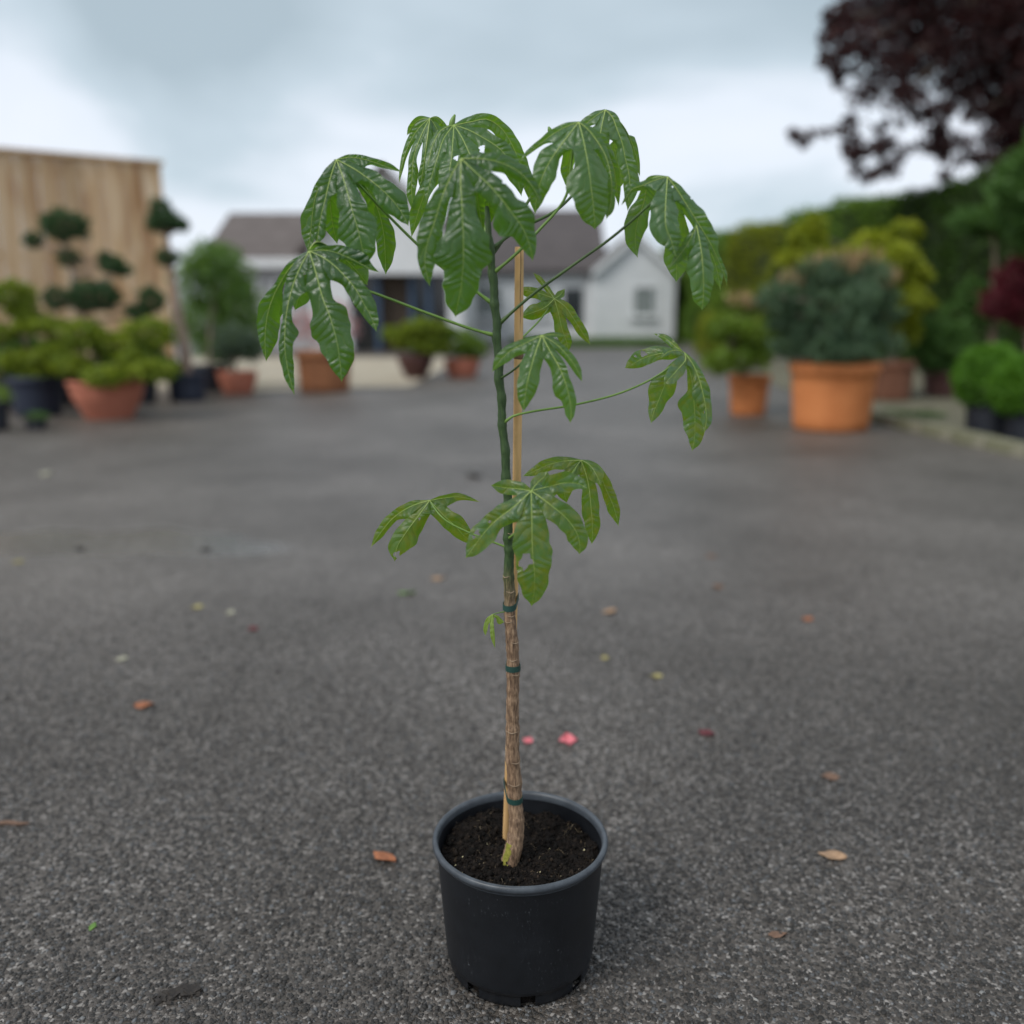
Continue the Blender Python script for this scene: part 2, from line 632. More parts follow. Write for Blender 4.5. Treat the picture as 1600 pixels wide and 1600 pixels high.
def mat_trunk():
    """young stem: brown fissured bark below, green above (object Z)."""
    m, t, b = new_mat('stem_bark')
    L = t.links.new
    tc = N(t, 'ShaderNodeTexCoord')
    sp = N(t, 'ShaderNodeSeparateXYZ')
    L(tc.outputs['Object'], sp.inputs[0])
    mp = N(t, 'ShaderNodeMapping')
    mp.inputs['Scale'].default_value = (1, 1, 0.16)
    L(tc.outputs['Object'], mp.inputs[0])
    n = N(t, 'ShaderNodeTexNoise')
    n.inputs['Scale'].default_value = 330
    n.inputs['Detail'].default_value = 5
    n.inputs['Roughness'].default_value = 0.7
    L(mp.outputs[0], n.inputs['Vector'])
    bark = ramp(t, [(0.33, (0.055, 0.03, 0.017)), (0.5, (0.20, 0.125, 0.075)), (0.68, (0.40, 0.27, 0.165))])
    L(n.outputs['Fac'], bark.inputs['Fac'])
    green = ramp(t, [(0.3, (0.016, 0.036, 0.011)), (0.55, (0.038, 0.078, 0.020)), (0.75, (0.075, 0.12, 0.035))])
    L(n.outputs['Fac'], green.inputs['Fac'])
    n2 = N(t, 'ShaderNodeTexNoise')
    n2.inputs['Scale'].default_value = 60
    L(mp.outputs[0], n2.inputs['Vector'])
    z0 = float(P(797, 930, 1.262)[2])
    ad = N(t, 'ShaderNodeMath', operation='MULTIPLY_ADD')
    ad.inputs[1].default_value = 0.07
    L(n2.outputs['Fac'], ad.inputs[0])
    L(sp.outputs['Z'], ad.inputs[2])
    mr = N(t, 'ShaderNodeMapRange')
    mr.inputs['From Min'].default_value = z0 + 0.012
    mr.inputs['From Max'].default_value = z0 + 0.085
    L(ad.outputs[0], mr.inputs['Value'])
    mx = N(t, 'ShaderNodeMixRGB')
    L(mr.outputs[0], mx.inputs['Fac'])
    L(bark.outputs['Color'], mx.inputs['Color1'])
    L(green.outputs['Color'], mx.inputs['Color2'])
    L(mx.outputs[0], b.inputs['Base Color'])
    b.inputs['Roughness'].default_value = 0.6
    bp = N(t, 'ShaderNodeBump')
    bp.inputs['Strength'].default_value = 0.8
    bp.inputs['Distance'].default_value = 0.0012
    L(n.outputs['Fac'], bp.inputs['Height'])
    L(bp.outputs[0], b.inputs['Normal'])
    return m


def mat_pot_black():
    m, t, b = new_mat('black_plastic')
    L = t.links.new
    tc = N(t, 'ShaderNodeTexCoord')
    n = N(t, 'ShaderNodeTexNoise')
    n.inputs['Scale'].default_value = 14
    n.inputs['Detail'].default_value = 8
    n.inputs['Roughness'].default_value = 0.7
    L(tc.outputs['Object'], n.inputs['Vector'])
    cr = ramp(t, [(0.35, (0.005, 0.006, 0.008)), (0.62, (0.008, 0.0095, 0.0125)), (0.8, (0.022, 0.025, 0.030))])
    L(n.outputs['Fac'], cr.inputs['Fac'])
    # dusty scuffs and limescale flecks
    n2 = N(t, 'ShaderNodeTexNoise')
    n2.inputs['Scale'].default_value = 240
    n2.inputs['Detail'].default_value = 6
    n2.inputs['Roughness'].default_value = 0.8
    mp = N(t, 'ShaderNodeMapping')
    mp.inputs['Scale'].default_value = (1, 1, 0.45)
    mp.inputs['Rotation'].default_value = (0.3, 0.5, 0.2)
    L(tc.outputs['Object'], mp.inputs[0])
    L(mp.outputs[0], n2.inputs['Vector'])
    r2 = ramp(t, [(0.60, 0.0), (0.70, 1.0)])
    L(n2.outputs['Fac'], r2.inputs['Fac'])
    n3 = N(t, 'ShaderNodeTexNoise')
    n3.inputs['Scale'].default_value = 11
    n3.inputs['Detail'].default_value = 3
    L(tc.outputs['Object'], n3.inputs['Vector'])
    r3 = ramp(t, [(0.50, 0.0), (0.68, 1.0)])
    L(n3.outputs['Fac'], r3.inputs['Fac'])
    mm = N(t, 'ShaderNodeMath', operation='MULTIPLY')
    L(r2.outputs['Color'], mm.inputs[0])
    L(r3.outputs['Color'], mm.inputs[1])
    ms = N(t, 'ShaderNodeMath', operation='MULTIPLY')
    ms.inputs[1].default_value = 0.8
    L(mm.outputs[0], ms.inputs[0])
    mx = N(t, 'ShaderNodeMixRGB')
    mx.inputs['Color2'].default_value = (0.22, 0.24, 0.26, 1)
    L(ms.outputs[0], mx.inputs['Fac'])
    L(cr.outputs['Color'], mx.inputs['Color1'])
    L(mx.outputs[0], b.inputs['Base Color'])
    rr = N(t, 'ShaderNodeMapRange')
    rr.inputs['To Min'].default_value = 0.34
    rr.inputs['To Max'].default_value = 0.58
    L(n.outputs['Fac'], rr.inputs['Value'])
    L(rr.outputs[0], b.inputs['Roughness'])
    b.inputs['Specular IOR Level'].default_value = 0.45
    bp = N(t, 'ShaderNodeBump')
    bp.inputs['Strength'].default_value = 0.15
    bp.inputs['Distance'].default_value = 0.001
    L(n2.outputs['Fac'], bp.inputs['Height'])
    L(bp.outputs[0], b.inputs['Normal'])
    return m


M = {}
M['asphalt'] = mat_asphalt()
M['chips'] = mat_attr_ramp('asphalt_chips', [(0.0, (0.016, 0.0145, 0.0125)), (0.35, (0.034, 0.031, 0.028)), (0.65, (0.064, 0.062, 0.060)), (0.9, (0.13, 0.134, 0.139)), (1.0, (0.29, 0.28, 0.26))], rough=0.6, bump=0.5, bscale=700)  # stone tones darkened so the near ground's dimmer light sits in the colour
M['pot_black'] = mat_pot_black()
M['soil'] = mat_noise('potting_soil', (0.004, 0.003, 0.0025), (0.013, 0.009, 0.007), scale=90, rough=0.9, bump=1.0, bscale=260, spec=0.2, dist=0.006)
M['stem'] = mat_trunk()
M['cane'] = mat_noise('bamboo_cane', (0.50, 0.29, 0.115), (0.72, 0.47, 0.22), scale=60, rough=0.5, bump=0.35, bscale=300, stretch=(1, 1, 0.05), dist=0.0006)
M['tie'] = mat_plain('green_tape', (0.016, 0.055, 0.045), 0.4, 0.5)
M['petiole'] = mat_noise('petiole_green', (0.10, 0.19, 0.035), (0.17, 0.28, 0.06), scale=30, rough=0.45, bump=0.1)
M['petiole_dark'] = mat_noise('petiole_dark', (0.035, 0.07, 0.02), (0.08, 0.14, 0.035), scale=30, rough=0.45, bump=0.1)
M['vein'] = mat_noise('vein_pale', (0.26, 0.37, 0.09), (0.38, 0.47, 0.13), scale=30, rough=0.5, bump=0)
M['leaf_dark'] = mat_leaf('leaf_dark', (0.017, 0.055, 0.021), (0.036, 0.098, 0.037), (0.27, 0.52, 0.015), 0.0, 0.23, 0.7)
M['leaf_mid'] = mat_leaf('leaf_mid', (0.034, 0.09, 0.032), (0.062, 0.142, 0.053), (0.36, 0.62, 0.025), 0.0, 0.27, 0.4)
M['leaf_pale'] = mat_leaf('leaf_pale', (0.046, 0.108, 0.052), (0.082, 0.162, 0.082), (0.34, 0.58, 0.03), 0.3, 0.30, 0.3)
M['leaf_old'] = mat_leaf('leaf_old', (0.042, 0.10, 0.05), (0.078, 0.155, 0.085), (0.34, 0.56, 0.015), 1.0, 0.32, 0.3)
M['leaf_under'] = mat_leaf('leaf_under', (0.036, 0.09, 0.018), (0.065, 0.135, 0.026), (0.36, 0.58, 0.01), 1.0, 0.42, 0.0)
M['leaf_young'] = mat_leaf('leaf_young', (0.19, 0.30, 0.05), (0.27, 0.38, 0.07), (0.38, 0.52, 0.05), 0.4, 0.45, 0.0)


# ---------------------------------------------------------------- ground
def sheet(name, pts, z, mat, label=None):
    o = mesh_obj(name, [(p[0], p[1], z) for p in pts], [tuple(range(len(pts)))], mat)
    o['kind'] = 'structure'
    if label:
        o['label'] = label
    return o


sheet('ground', [(-150, -20), (150, -20), (150, 260), (-150, 260)], 0.0, M['asphalt'], 'grey weathered asphalt yard')

# stone chips bedded in the asphalt near the pot: real relief where the stones can be told apart
def chips(n, x0, x1, y0, y1, r0, r1, seed):
    rg = np.random.default_rng(seed)
    cy = y0 + (y1 - y0) * rg.uniform(0, 1, n) ** 1.15; hw = 0.60 * cy + 0.05
    cx = rg.uniform(-1, 1, n) * (hw + 0.9)
    keep = rg.uniform(0, 1, n) < np.clip((y1 - cy) / (0.62 * (y1 - y0)), 0, 1) * np.clip(1 - (np.abs(cx) - hw) / 0.9, 0, 1)
    cx, cy = cx[keep], cy[keep]
    n = len(cx)
    r = r0 + (r1 - r0) * rg.beta(1.6, 3.0, n)
    k = 5
    an = (np.arange(k) / k * 2 * np.pi)[None, :] + rg.uniform(0, 6.28, (n, 1)) + rg.normal(0, 0.22, (n, k))
    rad = r[:, None] * rg.uniform(0.72, 1.2, (n, k))
    asp = rg.uniform(0.6, 1.0, (n, 1)); rot = rg.uniform(0, 3.14, (n, 1))
    lx, ly = rad * np.cos(an), rad * np.sin(an) * asp
    X = lx * np.cos(rot) - ly * np.sin(rot); Y = lx * np.sin(rot) + ly * np.cos(rot)
    h = r * rg.uniform(0.10, 0.55, n)
    tilt = rg.normal(0, 0.10, (n, 2))
    base = np.stack([cx[:, None] + X, cy[:, None] + Y, np.full((n, k), -0.0015)], -1)
    tz = h[:, None] + 0.8 * X * tilt[:, :1] + 0.8 * Y * tilt[:, 1:]
    top = np.stack([cx[:, None] + X * 0.78, cy[:, None] + Y * 0.78, np.maximum(tz, 0.0004)], -1)
    v = np.concatenate([base, top], 1).reshape(-1, 3)
    off = (np.arange(n) * 2 * k)[:, None]
    quads = []
    for j in range(k):
        j2 = (j + 1) % k
        quads.append(np.stack([off[:, 0] + j, off[:, 0] + j2, off[:, 0] + k + j2, off[:, 0] + k + j], -1))
    q = np.stack(quads, 1)                                     # n,k,4
    q = np.concatenate([q[..., [0, 1, 2]], q[..., [0, 2, 3]]], 1)
    cap = np.stack([np.concatenate([off + k, off + k + m_, off + k + m_ + 1], 1) for m_ in (1, 2, 3)], 1)
    f = np.concatenate([q, cap], 1)
    rnd = np.repeat(np.clip(rg.beta(1.5, 2.3, n), 0, 1), f.shape[1])
    return v, f.reshape(-1, 3), rnd


v, f, rnd = chips(215000, -1.75, 1.75, 0.86, 3.3, 0.0016, 0.0066, 3)
o = mesh_obj('gravel_chips', v, f, M['chips'])
face_attr(o, 'rnd', rnd)
tag(o, 'small grey stone chips bedded in the asphalt around the black pot', 'gravel', kind='stuff')

M['paving'] = mat_noise('sandy_paving', (0.30, 0.26, 0.19), (0.40, 0.35, 0.27), scale=1.5, rough=0.9, bump=0.4, bscale=60)
sheet('path', [G(395, 612)[:2], G(640, 604)[:2], (-1.0, 19.5), (-9.5, 19.5), (-6.5, 12.5)], 0.004, M['paving'], 'pale sandy path in front of the shop')
M['bed'] = mat_noise('gravel_bed', (0.075, 0.07, 0.045), (0.16, 0.15, 0.10), scale=5, rough=0.95, bump=0.6, bscale=120)
kx = [(4.05, 4.2), (3.62, 6.2), (3.42, 7.6), (3.30, 8.6), (3.35, 10.5), (3.6, 13.0), (3.9, 18.0)]
sheet('planting_bed', kx + [(12, 18), (12, 4.2)], 0.008, M['bed'], 'mossy gravel bed beside the asphalt')
M['grassg'] = mat_foliage('lawn_blades', (0.05, 0.11, 0.02), (0.11, 0.20, 0.04))

# stone kerb along the bed
M['kerb'] = mat_noise('mossy_stone', (0.10, 0.11, 0.045), (0.30, 0.28, 0.22), scale=5, rough=0.9, bump=0.6, bscale=60)
kerb = empty('kerb')
kerb['kind'] = 'structure'
kerb['label'] = 'low mossy stone kerb edging the gravel bed'
rk = random.Random(5)
kc = catmull3([(a, b, 0) for a, b in kx[:5]], 16)
for i in range(15):
    a, b = Vector(kc[i]), Vector(kc[i + 1])
    d = b - a
    mb = MB()
    mb.box((0, 0, 0), (d.length - 0.025, 0.11, 0.10), None, 0.008, rk)
    o = mb.build('kerb_stone', M['kerb'], kerb)
    o.location = (a + b) / 2 + Vector((0, 0, 0.035))
    o.rotation_euler = (rk.uniform(-.03, .03), rk.uniform(-.03, .03), math.atan2(d.y, d.x))

# ---------------------------------------------------------------- foliage
def leaves_mesh(name, ell, dens, ln, wd, mat, parent, seed, fill=0.55, up=0.3, nmax=60000, flat=0.0, out=0.5):
    """ell: ellipsoids (cx,cy,cz,rx,ry,rz); many small folded leaves through their outer volume."""
    rg = np.random.default_rng(seed)
    Cs, Ds, Ns = [], [], []
    for e in ell:
        c = np.array(e[:3]); r = np.array(e[3:6])
        area = 4 * np.pi * ((r[0] * r[1]) ** 1.6 / 3 + (r[0] * r[2]) ** 1.6 / 3 + (r[1] * r[2]) ** 1.6 / 3) ** (1 / 1.6)
        n = int(min(nmax, max(30, dens * area * (0.85 + 0.3 * rg.random()))))
        d = rg.normal(size=(n, 3)); d /= np.linalg.norm(d, axis=1, keepdims=True)
        # lumpy outline (smaller for clipped shapes)
        ph = rg.uniform(0, 6.28, 6)
        lump = 1 + (0.15 if fill > 0.8 else 1.0) * (0.13 * np.sin(5 * d[:, 0] + ph[0]) * np.sin(4 * d[:, 1] + ph[1]) + 0.11 * np.sin(7 * d[:, 2] + 5 * d[:, 0] + ph[2]) + 0.08 * np.sin(11 * d[:, 1] - 6 * d[:, 2] + ph[3]))
        rad = (fill + (1 - fill) * rg.uniform(0, 1, n) ** 0.5) * lump * (1 + rg.normal(0, 0.05, n))
        Cs.append(c + d * r * rad[:, None])
        nn = d / r * r.mean()
        nn /= np.linalg.norm(nn, axis=1, keepdims=True)
        Ds.append(nn)
    C = np.concatenate(Cs); D = np.concatenate(Ds)
    n = len(C)
    ax = D * out + rg.normal(0, 0.6, (n, 3)) + np.array([0, 0, up])
    ax[:, 2] *= (1 - flat)
    ax /= np.linalg.norm(ax, axis=1, keepdims=True)
    sd = np.cross(ax, rg.normal(size=(n, 3)) + np.array([0, 0, 0.4]))
    sd /= np.linalg.norm(sd, axis=1, keepdims=True) + 1e-9
    nr = np.cross(ax, sd)
    s = rg.uniform(0.6, 1.3, n)[:, None]
    a = C - ax * ln * 0.5 * s
    t = C + ax * ln * 0.5 * s
    l = C + sd * wd * 0.5 * s + nr * wd * 0.18 * s
    r_ = C - sd * wd * 0.5 * s + nr * wd * 0.18 * s
    v = np.stack([a, l, t, r_], 1)
    v[..., 2] = np.maximum(v[..., 2], 0.02)
    idx = (np.arange(n) * 4)[:, None]
    f = np.concatenate([np.concatenate([idx, idx + 1, idx + 2], 1), np.concatenate([idx, idx + 2, idx + 3], 1)], 1).reshape(-1, 3)
    o = mesh_obj(name, v.reshape(-1, 3), f, mat, parent)
    face_attr(o, 'rnd', np.repeat(rg.uniform(0, 1, n), 2))
    return o


def E(x, y, Y, rx, ry, rd=None):
    """ellipsoid seen at photo pixel (x, y) at distance Y; radii in photo pixels."""
    p = P(x, y, Y)
    s = S(Y)
    return (p[0], p[1], p[2], rx * s, (rd if rd else rx) * s, ry * s)


M['bark'] = mat_noise('grey_bark', (0.09, 0.07, 0.055), (0.24, 0.19, 0.15), scale=14, rough=0.9, bump=0.7, bscale=60, stretch=(1, 1, 0.3))
M['bark_tan'] = mat_noise('tan_bark', (0.22, 0.15, 0.11), (0.38, 0.28, 0.22), scale=14, rough=0.9, bump=0.7, bscale=60, stretch=(1, 1, 0.3))
M['terracotta'] = mat_noise('terracotta', (0.50, 0.165, 0.05), (0.60, 0.215, 0.07), scale=6, rough=0.75, bump=0.2, bscale=40)
M['terracotta_pink'] = mat_noise('terracotta_pink', (0.42, 0.14, 0.085), (0.54, 0.195, 0.125), scale=6, rough=0.8, bump=0.2, bscale=40)
M['clay_brown'] = mat_noise('brown_clay', (0.19, 0.075, 0.035), (0.34, 0.14, 0.06), scale=4, rough=0.8, bump=0.2, bscale=40)
M['clay_dark'] = mat_noise('dark_red_clay', (0.055, 0.024, 0.022), (0.10, 0.042, 0.035), scale=5, rough=0.6, bump=0.2, bscale=40)
M['clay_mid'] = mat_noise('red_brown_clay', (0.12, 0.048, 0.026), (0.18, 0.075, 0.042), scale=5, rough=0.7, bump=0.2, bscale=40)
M['plastic'] = mat_noise('nursery_plastic', (0.012, 0.014, 0.02), (0.025, 0.028, 0.038), scale=5, rough=0.45, bump=0.05)
M['plastic_blue'] = mat_noise('blue_black_plastic', (0.018, 0.024, 0.042), (0.03, 0.037, 0.06), scale=5, rough=0.5, bump=0.05)


def pot(name, x, ybase, wtop, h, mat, label, cat='plant pot', taper=0.78, style='pot', group=None, Y=None):
    """standing pot: base centre under pixel column x, front foot at row ybase, sizes in photo pixels."""
    g = G(x, ybase)
    Yd = g[1] if Y is None else Y
    s = S(Yd)
    rt, hh = wtop * s / 2, h * s
    cx, cy = g[0] * (Yd + rt * taper) / g[1], Yd + rt * taper
    root = empty(name)
    root.location = (cx, cy, 0)
    rb = rt * taper
    if style == 'bowl':
        prof = [(0.0, 0.004), (rb, 0.0), (rb * 1.02, hh * 0.05)]
        for k in range(1, 8):
            u = k / 7
            prof.append((rb + (rt * 0.97 - rb) * math.sin(u * 1.45) / math.sin(1.45), hh * (0.05 + 0.83 * u)))
        prof += [(rt, hh * 0.89), (rt * 1.02, hh * 0.95), (rt, hh), (rt * 0.93, hh), (rt * 0.90, hh * 0.9)]
    else:
        prof = [(0.0, 0.004), (rb * 0.97, 0.0), (rb, hh * 0.02)]
        for k in range(1, 7):
            u = k / 6
            prof.append((rb + (rt * 0.94 - rb) * u, hh * (0.02 + 0.82 * u)))
        prof += [(rt * 0.985, hh * 0.855), (rt, hh * 0.90), (rt, hh * 0.98), (rt * 0.985, hh), (rt * 0.91, hh), (rt * 0.89, hh * 0.9)]
    b = MB()
    nb = 7 if style == 'pot' else 8
    b.lathe(prof[:-5] if style == 'pot' else prof[:-5], 40)
    b.build('wall', mat, root, True)
    b = MB()
    b.lathe(prof[-6:], 40)
    b.build('rim', mat, root, True)
    b = MB()
    b.lathe([(0, hh * 0.915), (rt * 0.5, hh * 0.925), (rt * 0.905, hh * 0.905)], 32)
    b.build('soil', M['soil'], root, True)
    tag(root, label, cat, group or 'display pots around the yard')
    return root, Vector((cx, cy, hh * 0.9)), s


def plant(name, label, cat, base, ell, mat, seed, dens=500, ln=0.06, wd=0.03, stems=None, bark=None, srad=0.03, group=None, **kw):
    """a plant: one trunk with limbs to each clump, one crown of leaves."""
    root = empty(name)
    rr = random.Random(seed)
    b = MB()
    base = Vector(base)
    cs = [Vector(e[:3]) for e in ell]
    top = max(cs, key=lambda c: c.z)
    main = stems or [base, base.lerp(top, 0.35) + Vector((rr.uniform(-.06, .06), 0, 0)), base.lerp(top, 0.7) + Vector((rr.uniform(-.06, .06), 0, 0)), top]
    mp = catmull3([tuple(q) for q in main], 14)
    b.tube(mp, [srad * (1 - 0.7 * i / 13) for i in range(14)], 8, True, 0.06, rr)
    for c in cs:
        j = min(range(14), key=lambda i: (Vector(mp[i]) - c).length + 0.8 * max(0, mp[i][2] - c.z + 0.05))
        st = Vector(mp[j])
        if (st - c).length < 0.05:
            continue
        md = st.lerp(c, 0.5) + Vector((0, 0, -0.05 * (c - st).length))
        b.tube(catmull3([tuple(st), tuple(md), tuple(c)], 6), [srad * 0.55, srad * .5, srad * .42, srad * .36, srad * .3, srad * 0.2], 6, True)
    b.build('trunk', bark or M['bark'], root, True)
    leaves_mesh('crown', ell, dens, ln, wd, mat, root, seed, **kw)
    tag(root, label, cat, group)
    return root


# leaf colours of the background plants
F = {}
F['gold'] = mat_foliage('golden_leaves', (0.0520, 0.1105, 0.0130), (0.3250, 0.3900, 0.0390), 0.3)
F['gold_bright'] = mat_foliage('bright_golden_leaves', (0.1050, 0.1575, 0.0105), (0.3570, 0.3885, 0.0315), 0.35)
F['lime'] = mat_foliage('lime_leaves', (0.0675, 0.1418, 0.0162), (0.2025, 0.2970, 0.0405), 0.3)
F['dark'] = mat_foliage('dark_needles', (0.0230, 0.0598, 0.0230), (0.0690, 0.1323, 0.0517), 0.2)
F['green'] = mat_foliage('green_leaves', (0.0405, 0.1013, 0.0243), (0.1013, 0.2025, 0.0473), 0.3)
F['bamboo'] = mat_foliage('bamboo_leaves', (0.0675, 0.1485, 0.0338), (0.1755, 0.2970, 0.0810), 0.35)
F['silver'] = mat_foliage('silver_leaves', (0.0600, 0.1020, 0.0600), (0.1560, 0.2160, 0.1560), 0.25)
F['pine'] = mat_foliage('blue_pine_needles', (0.0351, 0.0783, 0.0405), (0.1283, 0.2025, 0.1148), 0.2)
F['candle'] = mat_foliage('pine_candles', (0.2400, 0.1600, 0.0800), (0.4000, 0.2800, 0.1700), 0.2)
F['box'] = mat_foliage('box_leaves', (0.0450, 0.1350, 0.0100), (0.1200, 0.2700, 0.0220), 0.3)
F['hedge'] = mat_foliage('hedge_sprays', (0.0468, 0.1170, 0.0156), (0.1755, 0.2860, 0.0390), 0.25)
F['hedge_gold'] = mat_foliage('golden_hedge_sprays', (0.1125, 0.1500, 0.0125), (0.2750, 0.3125, 0.0250), 0.25)
F['copper'] = mat_foliage('copper_leaves', (0.0120, 0.0060, 0.0080), (0.0700, 0.0260, 0.0240), 0.25, tc_mul=(2.0, 0.8, 0.7))
F['maple'] = mat_foliage('red_maple_leaves', (0.0700, 0.0120, 0.0180), (0.1700, 0.0300, 0.0450), 0.3, tc_mul=(2.0, 0.6, 0.7))
F['pink'] = mat_foliage('pink_flowers', (0.4000, 0.1800, 0.2200), (0.5800, 0.4000, 0.4200), 0.2)

# ---------------------------------------------------------------- buildings
M['render'] = mat_noise('white_render', (0.60, 0.62, 0.63), (0.72, 0.73, 0.74), scale=2, rough=0.85, bump=0.2, bscale=40)
M['render_grey'] = mat_noise('grey_render', (0.36, 0.36, 0.37), (0.46, 0.46, 0.47), scale=2, rough=0.85, bump=0.2, bscale=40)
M['roof'] = mat_noise('roof_tiles', (0.052, 0.044, 0.044), (0.095, 0.082, 0.08), scale=3, rough=0.8, bump=0.6, bscale=14, stretch=(1, 1, 3))
M['roof_brown'] = mat_noise('roof_tiles_brown', (0.085, 0.07, 0.064), (0.14, 0.118, 0.11), scale=3, rough=0.85, bump=0.6, bscale=14)
M['white'] = mat_plain('white_paint', (0.72, 0.73, 0.74), 0.5)
M['glass'] = mat_plain('dark_glass', (0.02, 0.024, 0.028), 0.12, 0.6)
M['glass_grey'] = mat_plain('curtained_glass', (0.16, 0.19, 0.18), 0.25, 0.5)
M['brownwood'] = mat_noise('brown_timber', (0.045, 0.032, 0.022), (0.085, 0.06, 0.04), scale=6, rough=0.7, bump=0.2)
M['bluepost'] = mat_plain('blue_paint', (0.04, 0.075, 0.13), 0.5)


def slab(mb, a, b, th, lo, hi):
    """upright wall slab from plan point a to b, thickness th towards +normal, between heights lo and hi."""
    a = Vector((a[0], a[1], 0)); b = Vector((b[0], b[1], 0))
    d = (b - a).normalized()
    n = Vector((-d.y, d.x, 0)) * th
    z0, z1 = Vector((0, 0, lo)), Vector((0, 0, hi))
    mb.add([a + z0, b + z0, b + n + z0, a + n + z0, a + z1, b + z1, b + n + z1, a + n + z1],
           [(0, 3, 2, 1), (4, 5, 6, 7), (0, 1, 5, 4), (1, 2, 6, 5), (2, 3, 7, 6), (3, 0, 4, 7)])


def window(parent, x0, x1, z0, z1, Y, glass, name='window', frame=0.06, bars=1):
    b = MB()
    for (xa, xb, za, zb) in ((x0, x0 + frame, z0, z1), (x1 - frame, x1, z0, z1), (x0 + frame, x1 - frame, z0, z0 + frame), (x0 + frame, x1 - frame, z1 - frame, z1)):
        b.box(((xa + xb) / 2, Y - 0.012, (za + zb) / 2), (xb - xa, 0.07, zb - za))
    for k in range(bars):
        xm = x0 + (x1 - x0) * (k + 1) / (bars + 1)
        b.box((xm, Y - 0.014, (z0 + z1) / 2), (frame * 0.7, 0.05, z1 - z0 - 2 * frame))
    w = b.build(name, M['white'], parent)
    b = MB()
    b.box(((x0 + x1) / 2, Y + 0.004, (z0 + z1) / 2), (x1 - x0 - frame, 0.02, z1 - z0 - frame))
    b.build('pane', glass, w)
    b = MB()
    b.box(((x0 + x1) / 2, Y - 0.06, z0 - 0.035), (x1 - x0 + 0.12, 0.12, 0.06))
    b.build('sill', M['white'], w)
    return w


def gable_roof_x(mb, x0, x1, y0, y1, ze, zr, ov=0.25, th=0.12):
    """ridge along X."""
    ym = (y0 + y1) / 2
    sl = (zr - ze) / (ym - y0)
    for (ya, s_) in ((y0, -1), (y1, 1)):
        yo = ya + s_ * ov
        zo = ze - sl * ov
        a = [(x0 - ov, yo, zo), (x1 + ov, yo, zo), (x1 + ov, ym, zr), (x0 - ov, ym, zr)]
        mb.add(a + [(p[0], p[1], p[2] + th) for p in a], [(0, 1, 2, 3), (7, 6, 5, 4), (0, 4, 5, 1), (1, 5, 6, 2), (2, 6, 7, 3), (3, 7, 4, 0)])


def gable_roof_y(mb, x0, x1, y0, y1, ze, zr, ov=0.25, th=0.12):
    """ridge along Y (gable faces the camera)."""
    xm = (x0 + x1) / 2
    sl = (zr - ze) / (xm - x0)
    for (xa, s_) in ((x0, -1), (x1, 1)):
        xo = xa + s_ * ov
        zo = ze - sl * ov
        a = [(xo, y0 - ov, zo), (xm, y0 - ov, zr), (xm, y1, zr), (xo, y1, zo)]
        mb.add(a + [(p[0], p[1], p[2] + th) for p in a], [(0, 1, 2, 3), (7, 6, 5, 4), (0, 4, 5, 1), (1, 5, 6, 2), (2, 6, 7, 3), (3, 7, 4, 0)])


def gable_wall(mb, x0, x1, Y, ze, zr, th=0.25):
    xm = (x0 + x1) / 2
    a = [(x0, Y, ze), (x1, Y, ze), (xm, Y, zr)]
    mb.add(a + [(p[0], p[1] + th, p[2]) for p in a], [(0, 1, 2), (5, 4, 3), (0, 3, 4, 1), (1, 4, 5, 2), (2, 5, 3, 0)])


def X_(px, Y):
    return float(P(px, 480, Y)[0])


def Z_(py, Y):
    return float(P(800, py, Y)[2])


